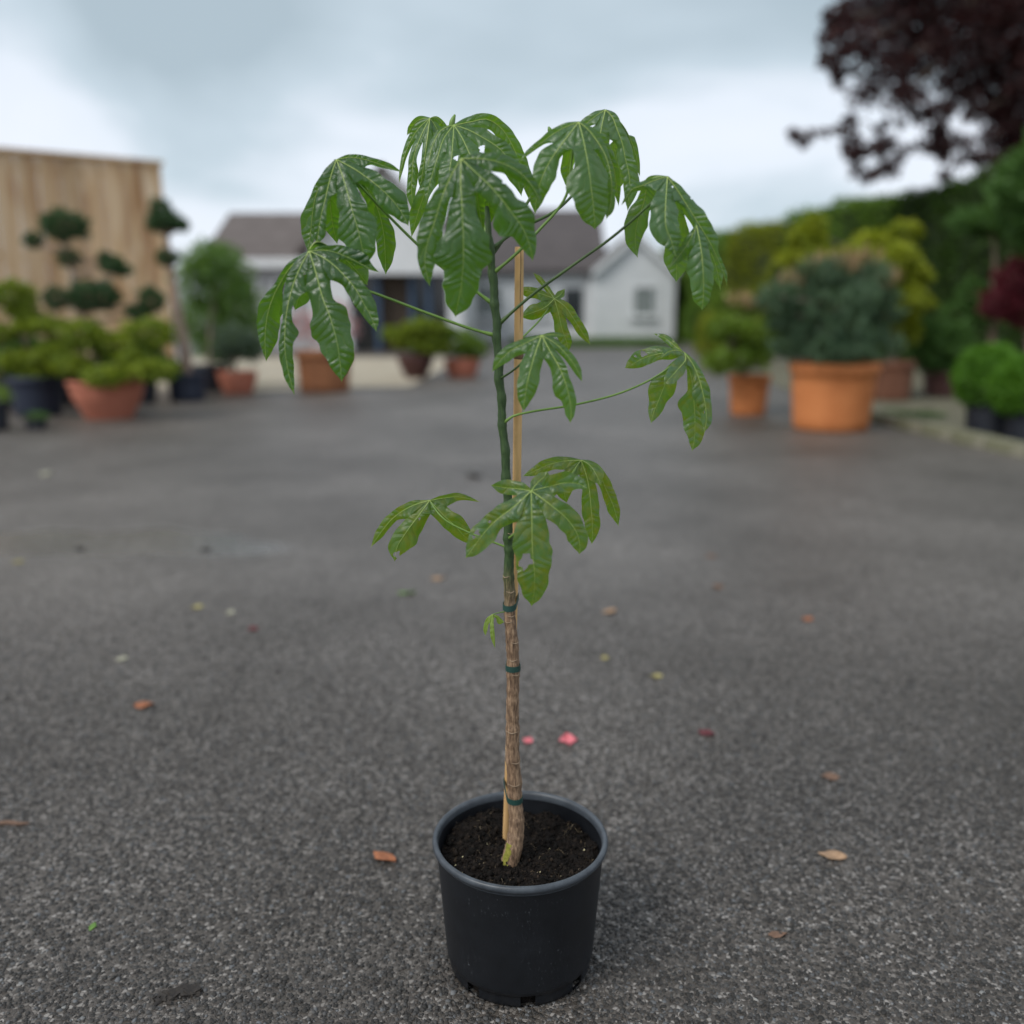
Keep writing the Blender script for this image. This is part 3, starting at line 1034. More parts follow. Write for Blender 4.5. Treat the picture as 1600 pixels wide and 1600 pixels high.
# shop with a white front gable and a lower grey wing
def build_shop():
    root = empty('shop_building')
    Y = 22.0
    gx0, gx1 = X_(486, Y), X_(724, Y)
    ze, zr = Z_(384, Y), Z_(264, Y)
    zl = Z_(428, Y)
    b = MB()
    ox0, ox1 = X_(548, Y), X_(700, Y)
    slab(b, (gx0, Y), (ox0, Y), 0.25, 0, ze)
    slab(b, (ox1, Y), (gx1, Y), 0.25, 0, ze)
    slab(b, (ox0, Y), (ox1, Y), 0.25, zl, ze)
    slab(b, (gx0 + .25, Y + .25), (gx0 + .25, Y + 7), 0.25, 0, ze)
    slab(b, (gx1, Y + .25), (gx1, Y + 7), 0.25, 0, ze)
    gable_wall(b, gx0, gx1, Y, ze + 0.002, zr)
    b.build('wall', M['render'], root)
    b = MB()
    gable_roof_y(b, gx0, gx1, Y, Y + 7.2, ze, zr)
    b.build('roof', M['roof_brown'], root)
    # recessed glazed shopfront
    for i, (a, c, mt) in enumerate(((548, 586, 'glass'), (586, 640, 'brownwood'), (640, 668, 'glass'), (668, 700, 'glass'))):
        q = MB()
        q.box(((X_(a, Y) + X_(c, Y)) / 2, Y + 0.55, zl / 2), (X_(c, Y) - X_(a, Y) - 0.05, 0.05, zl - 0.01))
        q.build('door' if mt == 'brownwood' else 'shop_window', M[mt], root)
    for xx in (588, 642, 668):
        q = MB()
        q.box((X_(xx, Y), Y + 0.30, zl / 2), (0.13, 0.13, zl))
        q.build('post', M['bluepost'], root)
    q = MB()
    slab(q, (ox0, Y + 1.0), (ox1, Y + 1.0), 0.2, 0, ze)
    q.build('back_wall', M['brownwood'], root)
    # grey wing
    wx0, wx1 = X_(338, 23.5), gx0
    Yw = 23.5
    ze2, zr2 = Z_(404, Yw), Z_(324, Yw)
    b = MB()
    slab(b, (wx0, Yw), (wx1, Yw), 0.25, 0, ze2)
    slab(b, (wx0 + .25, Yw + .25), (wx0 + .25, Yw + 6), 0.25, 0, ze2)
    b.build('wing_wall', M['render_grey'], root)
    b = MB()
    gable_roof_x(b, wx0, wx1 + 1.0, Yw, Yw + 5, ze2, zr2)
    b.build('wing_roof', M['roof_brown'], root)
    b = MB()
    b.box(((wx0 + wx1) / 2, Yw - 0.30, ze2 - 0.12), (wx1 - wx0 + 0.5, 0.06, 0.22))
    b.build('fascia', M['white'], root)
    for (a, c) in ((365, 405), (430, 466)):
        window(root, X_(a, Yw), X_(c, Yw), 0.9, 1.75, Yw, M['glass'])
    tag(root, 'shop building with white front gable, dark glazed front and low brown-roofed wing', 'building')


def build_house():
    root = empty('white_house')
    Y = 30.0
    x0, x1 = X_(700, Y), X_(960, Y)
    ze, zr = Z_(420, Y), Z_(333, Y + 3)
    b = MB()
    slab(b, (x0, Y), (x1, Y), 0.3, 0, ze)
    slab(b, (x0 + .3, Y + .3), (x0 + .3, Y + 6), 0.3, 0, ze)
    b.build('wall', M['render'], root)
    b = MB()
    gable_roof_x(b, x0, x1 - 0.5, Y, Y + 6, ze, zr)
    r = b.build('roof', M['roof'], root)
    # front-facing gable block at the end
    Yg = 28.6
    a0, a1 = X_(926, Yg), X_(1054, Yg)
    ze2, zr2 = Z_(424, Yg), Z_(366, Yg)
    b = MB()
    slab(b, (a0, Yg), (a1, Yg), 0.3, 0, ze2)
    slab(b, (a0 + .3, Yg + .3), (a0 + .3, Yg + 1.7), 0.3, 0, ze2)
    slab(b, (a1, Yg + .3), (a1, Yg + 6), 0.3, 0, ze2)
    gable_wall(b, a0, a1, Yg, ze2 + 0.002, zr2)
    b.build('gable_wall', M['render'], root)
    b = MB()
    gable_roof_y(b, a0, a1, Yg, Yg + 5.5, ze2, zr2, 0.12)
    b.build('gable_roof', M['roof'], root)
    for s_, xa in ((-1, a0), (1, a1)):
        xm = (a0 + a1) / 2
        q = MB()
        d = Vector((xm - xa, 0, zr2 - ze2))
        M3 = Matrix.Rotation(-math.atan2(d.z, d.x), 4, 'Y')
        q.box(((xa + xm) / 2 - s_ * 0.0, Yg - 0.16, (ze2 + zr2) / 2 - 0.04), (d.length + 0.1, 0.05, 0.16), M3)
        q.build('bargeboard', M['white'], root)
    window(root, X_(988, Yg), X_(1024, Yg), Z_(494, Yg), Z_(446, Yg), Yg, M['glass_grey'])
    q = MB()
    q.box((X_(895, Y), Y - 0.02, (Z_(508, Y) + Z_(450, Y)) / 2), (0.62, 0.08, Z_(450, Y) - Z_(508, Y)))
    dr = q.build('door', M['glass'], root)
    window(root, X_(745, Y), X_(785, Y), Z_(495, Y), Z_(445, Y), Y, M['glass_grey'])
    window(root, X_(830, Y), X_(862, Y), Z_(495, Y), Z_(445, Y), Y, M['glass_grey'])
    tag(root, 'white rendered house with dark tiled roof and a front-facing gable', 'house')


build_shop()
build_house()

# timber hoarding wall
M['timber'] = None


def mat_timber():
    m, t, b = new_mat('weathered_timber')
    L = t.links.new
    tc = N(t, 'ShaderNodeTexCoord')
    oi = N(t, 'ShaderNodeObjectInfo')
    mp = N(t, 'ShaderNodeMapping')
    mp.inputs['Scale'].default_value = (6, 6, 0.7)
    L(tc.outputs['Object'], mp.inputs[0])
    ad = N(t, 'ShaderNodeVectorMath', operation='ADD')
    sc_ = N(t, 'ShaderNodeVectorMath', operation='SCALE')
    sc_.inputs['Scale'].default_value = 30
    L(oi.outputs['Random'], sc_.inputs[0])
    L(mp.outputs[0], ad.inputs[0]); L(sc_.outputs[0], ad.inputs[1])
    n = N(t, 'ShaderNodeTexNoise')
    n.inputs['Scale'].default_value = 0.55
    n.inputs['Detail'].default_value = 7
    n.inputs['Distortion'].default_value = 2.2
    L(ad.outputs[0], n.inputs['Vector'])
    cr = ramp(t, [(0.30, (0.36, 0.19, 0.085)), (0.48, (0.58, 0.39, 0.22)), (0.70, (0.70, 0.54, 0.37))])
    L(n.outputs['Fac'], cr.inputs['Fac'])
    hv = N(t, 'ShaderNodeHueSaturation')
    mr = N(t, 'ShaderNodeMapRange')
    mr.inputs['To Min'].default_value = 0.82
    mr.inputs['To Max'].default_value = 1.12
    L(oi.outputs['Random'], mr.inputs['Value'])
    L(mr.outputs[0], hv.inputs['Value'])
    L(cr.outputs['Color'], hv.inputs['Color'])
    L(hv.outputs[0], b.inputs['Base Color'])
    b.inputs['Roughness'].default_value = 0.8
    return m


M['timber'] = mat_timber()
fence = empty('timber_wall')
fa, fb = Vector((*P(268, 480, 14.0)[:2], 0)), Vector((*P(-20, 480, 12.65)[:2], 0))
fd = (fb - fa)
fl = fd.length
fdir = fd.normalized()
ang = math.atan2(fdir.y, fdir.x)
HW = 3.03
rf = random.Random(9)
me_plank = None
npl = 26
pw = 0.27
for i in range(npl):
    if me_plank is None:
        b = MB()
        b.box((0, 0, 0), (pw - 0.008, 0.028, HW))
        o = b.build('plank', M['timber'], fence)
        me_plank = o.data
    else:
        o = bpy.data.objects.new('plank', me_plank)
        COL.objects.link(o)
        o.parent = fence
    c = fa + fdir * (pw * (i + 0.5))
    o.location = (c.x, c.y, HW / 2)
    o.rotation_euler = (rf.uniform(-.004, .004), 0, ang + rf.uniform(-.02, .02))
b = MB()
mid = fa + fdir * (pw * npl / 2)
nrm = Vector((-fdir.y, fdir.x, 0))
if nrm.y > 0:
    nrm = -nrm
b.box((mid.x, mid.y, HW + 0.03), (pw * npl + 0.06, 0.12, 0.055), Matrix.Rotation(ang, 4, 'Z'))
b.build('cap_board', M['timber'], fence)
for zz in (0.5, 1.7, 2.85):
    b = MB()
    c = mid - nrm * 0.055
    b.box((c.x, c.y, zz), (pw * npl, 0.06, 0.10), Matrix.Rotation(ang, 4, 'Z'))
    b.build('rail', M['timber'], fence)
for k in range(4):
    b = MB()
    c = fa + fdir * (0.1 + k * (pw * npl - 0.2) / 3) - nrm * 0.14
    b.box((c.x, c.y, HW / 2), (0.1, 0.1, HW), Matrix.Rotation(ang, 4, 'Z'))
    b.build('post', M['timber'], fence)
tag(fence, 'tall tan timber plank wall behind the cloud-pruned trees', 'wall')

# ---------------------------------------------------------------- left-hand nursery stock
# golden cloud-pruned shrub in the pink terracotta bowl
_, t, s = pot('terracotta_bowl', 172, 657, 116, 60, M['terracotta_pink'], 'wide pink terracotta bowl under the golden cloud-pruned shrub', taper=0.62, style='bowl')
Y = t.y
plant('golden_shrub', 'golden cloud-pruned shrub spreading over the wide pink terracotta bowl', 'shrub', t - Vector((0, 0, .05)),
      [E(132, 522, Y, 34, 22), E(232, 522, Y, 40, 24), E(172, 540, Y + .1, 32, 22), E(112, 570, Y - .1, 32, 18), E(165, 588, Y - .3, 36, 17), E(238, 578, Y - .2, 36, 18), E(80, 552, Y, 28, 15), E(205, 560, Y - .15, 24, 15)],
      F['gold'], 11, 2600, 0.05, 0.03, srad=0.035, bark=M['bark'])
# golden shrub in a blue-black pot beside it
_, t, s = pot('nursery_pot', 62, 652, 84, 62, M['plastic_blue'], 'blue-black plastic pot beside the wide pink terracotta bowl', taper=0.8)
Y = t.y
plant('golden_shrub', 'golden tiered shrub growing in the blue-black plastic pot', 'shrub', t - Vector((0, 0, .05)),
      [E(20, 462, Y, 32, 22), E(34, 486, Y, 24, 14), E(66, 508, Y, 40, 13), E(40, 562, Y, 40, 18), E(92, 540, Y, 28, 14), E(0, 522, Y, 28, 15), E(66, 580, Y, 36, 12)],
      F['gold'], 12, 2600, 0.05, 0.03, srad=0.035)
_, t, s = pot('nursery_pot', -6, 674, 46, 46, M['plastic'], 'small black plastic pot at the corner of the row by the timber wall', taper=0.8)
plant('small_shrub', 'small olive green shrub in the small black pot by the timber wall', 'shrub', t, [E(-6, 615, t.y, 20, 14), E(8, 620, t.y, 10, 9)], F['lime'], 13, 900, 0.04, 0.025, srad=0.012)
_, t, s = pot('nursery_pot', 58, 672, 34, 15, M['plastic'], 'shallow black tray standing in front of the blue-black plastic pot', taper=0.86)
plant('ground_cover', 'low green cushion plant filling the shallow black tray', 'plant', t, [E(58, 650, t.y, 17, 7)], F['green'], 14, 2500, 0.025, 0.018, srad=0.006)

for (x, yb, lab1, lab2, sd_) in ((30, 640, 'black pot in the back row behind the blue-black plastic pot', 'dark leafy shrub in the back row behind the blue-black pot', 24), (215, 632, 'black pot in the back row behind the wide pink bowl', 'dark leafy shrub in the back row behind the wide pink bowl', 25)):
    _, t, s = pot('nursery_pot', x, yb, 70, 44, M['plastic'], lab1, taper=0.82)
    plant('green_shrub', lab2, 'shrub', t - Vector((0, 0, .05)), [E(x, 560, t.y, 40, 26), E(x - 34, 572, t.y, 30, 20), E(x + 34, 574, t.y, 32, 20), E(x + 10, 540, t.y, 26, 18)], F['green'], sd_, 1500, 0.05, 0.03, srad=0.03)
# tall dark cloud-pruned pine in front of the timber wall
_, t, s = pot('nursery_pot', 128, 634, 66, 56, M['plastic'], 'black plastic pot of the dark cloud-pruned pine behind the bowl', taper=0.8)
Y = t.y
plant('cloud_pine', 'dark cloud-pruned pine with separate pads before the timber wall', 'tree', t - Vector((0, 0, .05)),
      [E(100, 352, Y, 33, 22), E(78, 345, Y, 14, 10), E(52, 376, Y, 14, 12), E(108, 403, Y, 17, 14), E(176, 414, Y, 20, 14), E(164, 403, Y, 10, 10), E(192, 422, Y, 14, 9),
       E(88, 466, Y, 20, 18), E(148, 462, Y, 38, 24), E(236, 468, Y, 20, 20), E(214, 488, Y, 18, 12)],
      F['dark'], 15, 2600, 0.07, 0.02, bark=M['bark_tan'], srad=0.05,
      stems=[t - Vector((0, 0, .05)), Vector(P(130, 520, Y)), Vector(P(118, 440, Y)), Vector(P(104, 395, Y)), Vector(P(100, 355, Y))])
# second cloud tree, tan trunk
_, t, s = pot('nursery_pot', 294, 628, 62, 44, M['plastic_blue'], 'blue-black pot holding the tall tan-trunked cloud tree', taper=0.85)
Y = t.y
plant('cloud_tree', 'tall cloud-pruned tree with bare tan trunk and top pads', 'tree', t - Vector((0, 0, .05)),
      [E(252, 330, Y, 18, 20), E(258, 346, Y, 28, 16), E(282, 352, Y, 14, 9), E(262, 402, Y, 18, 12)],
      F['dark'], 16, 2600, 0.065, 0.02, bark=M['bark_tan'], srad=0.075,
      stems=[t - Vector((0, 0, .05)), Vector(P(290, 560, Y)), Vector(P(276, 480, Y)), Vector(P(266, 410, Y)), Vector(P(256, 345, Y))])
# bamboo thicket
_, t, s = pot('nursery_pot', 330, 612, 60, 40, M['plastic'], 'black plastic pot of the leafy bamboo between the timber wall and shop', taper=0.85)
Y = t.y + 0.4
plant('bamboo', 'bushy mid-green bamboo between the timber wall and the shop', 'bamboo', t,
      [E(330, 412, Y, 40, 36), E(306, 440, Y, 34, 44), E(352, 440, Y, 42, 56), E(318, 500, Y, 42, 40), E(372, 480, Y, 40, 48), E(395, 520, Y, 30, 40), E(350, 540, Y, 46, 30)],
      F['bamboo'], 17, 620, 0.11, 0.028, srad=0.03, out=0.3, fill=0.35, up=-0.1)
_, t, s = pot('terracotta_bowl', 373, 616, 62, 34, M['terracotta_pink'], 'small pink terracotta bowl under the silvery shrub', taper=0.7, style='bowl')
Y = t.y
plant('silver_shrub', 'silvery green shrub in the small pink terracotta bowl', 'shrub', t - Vector((0, 0, .04)),
      [E(366, 530, Y, 30, 24), E(390, 545, Y, 22, 20), E(350, 550, Y, 18, 18)], F['silver'], 18, 2000, 0.05, 0.03, bark=M['bark'], srad=0.03)
_, t, s = pot('brown_clay_pot', 508, 614, 90, 64, M['clay_brown'], 'large brown clay tub in front of the shop', taper=0.86)
Y = t.y
plant('flowering_shrub', 'pink flowering shrub on a grey stem in the brown clay tub', 'shrub', t - Vector((0, 0, .05)),
      [E(500, 520, Y, 30, 20), E(540, 512, Y, 24, 18), E(470, 505, Y, 20, 22), E(520, 490, Y, 30, 18)], F['pink'], 19, 420, 0.05, 0.04, bark=M['bark'], srad=0.045)
_, t, s = pot('dark_bowl', 650, 592, 58, 36, M['clay_dark'], 'dark red-brown glazed bowl in front of the shop window', taper=0.55, style='bowl')
Y = t.y
plant('golden_shrub', 'low yellow-green shrub in the dark red-brown bowl', 'shrub', t - Vector((0, 0, .04)),
      [E(622, 522, Y, 26, 12), E(664, 512, Y, 34, 14), E(672, 540, Y, 30, 14), E(640, 536, Y, 26, 10)], F['gold'], 20, 2000, 0.06, 0.035, srad=0.03)
_, t, s = pot('terracotta_bowl', 722, 590, 58, 28, M['terracotta_pink'], 'low pink terracotta bowl beside the dark glazed bowl', taper=0.75, style='bowl')
Y = t.y
plant('green_shrub', 'loose green shrub in the low pink bowl beside the dark bowl', 'shrub', t - Vector((0, 0, .04)),
      [E(716, 536, Y, 32, 20), E(740, 545, Y, 24, 16), E(700, 520, Y, 20, 12)], F['lime'], 21, 1700, 0.06, 0.03, srad=0.025)

# ---------------------------------------------------------------- grass verge by the house
rg = np.random.default_rng(2)
nb = 9000
gx = rg.uniform(X_(800, 26), X_(1052, 26), nb); gy = rg.uniform(24.5, 28.4, nb)
hgt = rg.uniform(0.08, 0.24, nb); wdt = rg.uniform(0.01, 0.025, nb)
dxn, dyn = rg.normal(0, 0.05, nb), rg.normal(0, 0.05, nb)
an = rg.uniform(0, 3.14, nb)
v = np.stack([np.stack([gx - wdt * np.cos(an), gy - wdt * np.sin(an), np.zeros(nb)], -1),
              np.stack([gx + wdt * np.cos(an), gy + wdt * np.sin(an), np.zeros(nb)], -1),
              np.stack([gx + dxn, gy + dyn, hgt], -1)], 1).reshape(-1, 3)
o = mesh_obj('grass', v, np.arange(nb * 3).reshape(-1, 3), M['grassg'])
face_attr(o, 'rnd', rg.uniform(0, 1, nb))
tag(o, 'green grass verge along the white house wall', 'grass', kind='stuff')
sheet('lawn', [(X_(800, 26), 24.5), (X_(1052, 26), 24.5), (X_(1052, 26), 28.5), (X_(800, 26), 28.5)], 0.006, mat_noise('lawn_ground', (0.04, 0.075, 0.018), (0.07, 0.12, 0.03), 4, 0.95), 'short green lawn by the house')

# ---------------------------------------------------------------- hedge
def hedge(name, label, a, b, h, th, mat, seed, dens=520, wob=0.1):
    rg = np.random.default_rng(seed)
    root = empty(name)
    a = np.array(a); b = np.array(b)
    L_ = np.linalg.norm(b - a); d = (b - a) / L_; nv = np.array([-d[1], d[0]])
    if nv[1] > 0 and abs(nv[1]) > abs(nv[0]):
        nv = -nv
    if abs(nv[0]) >= abs(nv[1]) and nv[0] > 0:
        nv = -nv                                     # towards the yard
    n = int(dens * L_ * (h + th))
    u = rg.uniform(0, L_, n)
    face = rg.uniform(0, h + th, n)
    z = np.where(face < h, face, h)
    off = np.where(face < h, th / 2, th / 2 - (face - h))
    w = wob * (np.sin(u * 2.1 + z * 1.3) + np.sin(u * 4.7 - z * 3.1 + 1) * 0.6 + np.sin(z * 5 + u * 1.1) * 0.5)
    off = off + np.where(face < h, w + rg.normal(0, 0.05, n), rg.normal(0, 0.03, n))
    z = z + np.where(face < h, 0, w * 0.8 + rg.normal(0, 0.06, n)) 
    z = np.maximum(z, 0.06)
    C = np.stack([a[0] + d[0] * u + nv[0] * off, a[1] + d[1] * u + nv[1] * off, z], -1)
    D = np.where((face < h)[:, None], np.array([nv[0], nv[1], 0.2]), np.array([0, 0, 1.0]))
    ax = D + rg.normal(0, 0.6, (n, 3)) + np.array([0, 0, 0.5])
    ax /= np.linalg.norm(ax, axis=1, keepdims=True)
    sd = np.cross(ax, rg.normal(size=(n, 3))); sd /= np.linalg.norm(sd, axis=1, keepdims=True)
    ln = rg.uniform(0.06, 0.14, n)[:, None]; wd = ln * 0.5
    v = np.stack([C - ax * ln * .5, C + sd * wd * .5, C + ax * ln * .5, C - sd * wd * .5], 1).reshape(-1, 3)
    f = np.arange(n * 4).reshape(-1, 4)
    o = mesh_obj('foliage', v, f, mat, root)
    face_attr(o, 'rnd', rg.uniform(0, 1, n))
    q = MB()
    slab(q, a - nv * th * 0.5, b - nv * th * 0.5, 0.02, 0, 0.05)
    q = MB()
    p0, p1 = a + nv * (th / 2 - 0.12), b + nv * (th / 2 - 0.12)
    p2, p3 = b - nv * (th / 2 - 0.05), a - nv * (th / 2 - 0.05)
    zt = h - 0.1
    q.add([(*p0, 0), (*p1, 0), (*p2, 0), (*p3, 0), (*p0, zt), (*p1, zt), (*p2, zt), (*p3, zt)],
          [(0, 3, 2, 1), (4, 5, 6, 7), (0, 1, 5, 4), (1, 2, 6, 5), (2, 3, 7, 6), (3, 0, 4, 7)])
    q.build('shade_core', M['hedge_core'], root)  # solid near-black green box, painted stand-in for shade inside the hedge
    tag(root, label, 'hedge', 'clipped hedge sections')
    return root


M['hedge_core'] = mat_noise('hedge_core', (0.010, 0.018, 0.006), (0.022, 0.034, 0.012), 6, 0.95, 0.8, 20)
F['hedge_dark'] = mat_foliage('dark_hedge_sprays', (0.016, 0.045, 0.008), (0.062, 0.115, 0.018), 0.25)
hedge('clipped_hedge', 'tall dark green clipped hedge under the copper beech', (9.2, 10.6), (7.57, 17.68), 3.08, 1.0, F['hedge_dark'], 31)
hedge('clipped_hedge', 'mid-green clipped hedge section between the dark hedge and the golden section', (7.56, 17.72), (6.62, 21.8), 3.06, 1.0, F['hedge'], 34)
hedge('golden_hedge', 'yellow-green clipped conifer section joined to the dark hedge end', (6.60, 21.85), (6.02, 24.3), 2.9, 1.0, F['hedge_gold'], 32)
hedge('clipped_hedge', 'far green hedge section between the golden section and white house', (6.0, 24.35), (5.6, 33), 2.9, 1.0, F['hedge'], 33)

# ---------------------------------------------------------------- right-hand nursery stock
_, t, s = pot('terracotta_pot', 1296, 676, 140, 106, M['terracotta'], 'very large orange terracotta pot holding the spreading pine', taper=0.84)
Y = t.y
_rp = random.Random(6)
pine_e = [E(1308 + 108 * math.sin(k * 2.4) * (0.3 + 0.7 * _rp.random()), 482 - 76 * math.cos(k * 2.4) * (0.25 + 0.75 * _rp.random()), Y + _rp.uniform(-.4, .4), _rp.uniform(18, 32), _rp.uniform(13, 24)) for k in range(34)] + [E(1300, 545, Y - .2, 60, 22), E(1305, 480, Y - .2, 44, 30), E(1335, 455, Y - .1, 34, 24), E(1240, 540, Y, 36, 20), E(1370, 540, Y, 36, 22)]
pr = plant('potted_pine', 'wide blue-green pine with tan candles in the very large terracotta pot', 'pine tree', t - Vector((0, 0, .05)), pine_e, F['pine'], 41, 1150, 0.12, 0.014, srad=0.06, bark=M['bark'], up=0.5)
leaves_mesh('candles', [E(1250, 435, Y, 34, 14), E(1300, 412, Y, 46, 16), E(1345, 402, Y, 30, 16), E(1385, 432, Y, 22, 18), E(1215, 458, Y, 20, 12)], 260, 0.12, 0.02, F['candle'], pr, 42, up=2.2, fill=0.2)
_, t, s = pot('terracotta_pot', 1168, 650, 66, 62, M['terracotta'], 'smaller orange terracotta pot beside the very large one', taper=0.82)
Y = t.y
sr = plant('potted_shrub', 'upright green shrub with peach shoot tips in the smaller terracotta pot', 'shrub', t - Vector((0, 0, .05)),
           [E(1168 + _rp.uniform(-50, 46), 520 + _rp.uniform(-48, 46), Y + _rp.uniform(-.3, .3), _rp.uniform(14, 26), _rp.uniform(11, 20)) for k in range(22)], F['lime'], 43, 1200, 0.07, 0.028, srad=0.03)
leaves_mesh('sprays', [E(1160, 468, Y, 30, 12), E(1186, 474, Y, 22, 12)], 380, 0.06, 0.028, F['candle'], sr, 44, up=1.5, fill=0.2)
_, t, s = pot('brown_clay_pot', 1388, 628, 72, 62, M['clay_mid'], 'brown clay pot half hidden behind the very large terracotta pot', taper=0.88)
Y = t.y
plant('golden_shrub', 'bright golden shrub rising behind the pine from the brown clay pot', 'shrub', t - Vector((0, 0, .05)),
      [E(1340 + _rp.uniform(-95, 98), 420 + _rp.uniform(-62, 60), Y + _rp.uniform(-.4, .4), _rp.uniform(18, 36), _rp.uniform(14, 26)) for k in range(30)] + [E(1420, 515, Y, 18, 24), E(1400, 480, Y, 34, 36)],
      F['gold_bright'], 45, 1500, 0.075, 0.045, srad=0.05)
_, t, s = pot('clay_pot', 1472, 622, 66, 40, M['clay_dark'], 'low dark red clay pot behind the box balls', taper=0.82)
Y = t.y
plant('green_shrub', 'rounded dark green shrub in the low dark red clay pot', 'shrub', t - Vector((0, 0, .04)),
      [E(1470, 545, Y, 42, 32), E(1450, 520, Y, 26, 22), E(1490, 525, Y, 30, 26), E(1475, 570, Y, 34, 16)], F['green'], 46, 2600, 0.05, 0.03, srad=0.03)
_, t, s = pot('nursery_pot', 1546, 612, 60, 40, M['plastic'], 'black pot of the flat-topped cloud tree near the hedge', taper=0.85)
Y = t.y
plant('cloud_tree', 'flat-topped cloud tree with bare grey trunk against the dark hedge', 'tree', t,
      [E(1545, 345, Y, 54, 22), E(1524, 355, Y, 30, 14), E(1572, 352, Y, 34, 18), E(1516, 462, Y, 22, 30), E(1530, 490, Y, 24, 20), E(1490, 488, Y, 22, 14)],
      F['green'], 47, 3200, 0.05, 0.02, srad=0.05, bark=M['bark_tan'],
      stems=[t, Vector(P(1550, 520, Y)), Vector(P(1553, 440, Y)), Vector(P(1554, 390, Y)), Vector(P(1550, 350, Y))])
_, t, s = pot('nursery_pot', 1604, 620, 60, 44, M['plastic'], 'black pot under the small red maple', taper=0.85)
Y = t.y
plant('red_maple', 'small crimson-leaved maple beside the flat-topped cloud tree', 'maple tree', t,
      [E(1596, 440, Y, 40, 34), E(1572, 470, Y, 34, 26), E(1610, 480, Y, 44, 34), E(1556, 486, Y, 18, 14), E(1640, 440, Y, 40, 40)], F['maple'], 48, 1800, 0.06, 0.03, srad=0.03, bark=M['bark_tan'])
_, t, s = pot('nursery_pot', 1546, 686, 84, 62, M['plastic'], 'black plastic pot of the first box ball by the kerb', taper=0.88)
Y = t.y
plant('box_ball', 'bright green clipped box ball, the taller of two by the kerb', 'topiary', t, ell=[E(1544, 590, Y, 50, 50)], mat=F['box'], seed=49, dens=9000, ln=0.03, wd=0.022, group='clipped box balls', srad=0.025, fill=0.88, nmax=20000)
_, t, s = pot('nursery_pot', 1606, 698, 84, 56, M['plastic'], 'black plastic pot of the lower box ball by the kerb', taper=0.88)
Y = t.y
plant('box_ball', 'bright green clipped box ball, the lower of two by the kerb', 'topiary', t, ell=[E(1602, 604, Y, 52, 48)], mat=F['box'], seed=50, dens=9000, ln=0.03, wd=0.022, group='clipped box balls', srad=0.025, fill=0.88, nmax=20000)
plant('ground_cover', 'low yellow-green shrub at the hedge foot behind the smaller terracotta pot', 'shrub', G(1135, 568), [E(1120, 510, 16, 30, 26), E(1140, 540, 16, 34, 22), E(1105, 545, 16, 20, 18)], F['hedge_gold'], 51, 1500, 0.07, 0.03, srad=0.03)
plant('ground_cover', 'low mossy green plant on the gravel bed behind the kerb', 'plant', G(1440, 652), [E(1440, 648, float(G(1440, 652)[1]), 34, 5), E(1400, 644, float(G(1400, 648)[1]), 18, 4)], F['green'], 52, 1200, 0.03, 0.02, srad=0.01)

# conifer at the edge and the copper beech
plant('conifer', 'dark green conifer standing in front of the hedge under the copper beech', 'conifer tree', P(1640, 480, 10.4) * np.array([1, 1, 0]),
      [E(1612, 262, 10.4, 44, 34), E(1600, 300, 10.4, 54, 26), E(1640, 330, 10.4, 60, 60), E(1660, 240, 10.4, 60, 60)], F['green'], 53, 1300, 0.09, 0.035, srad=0.08)


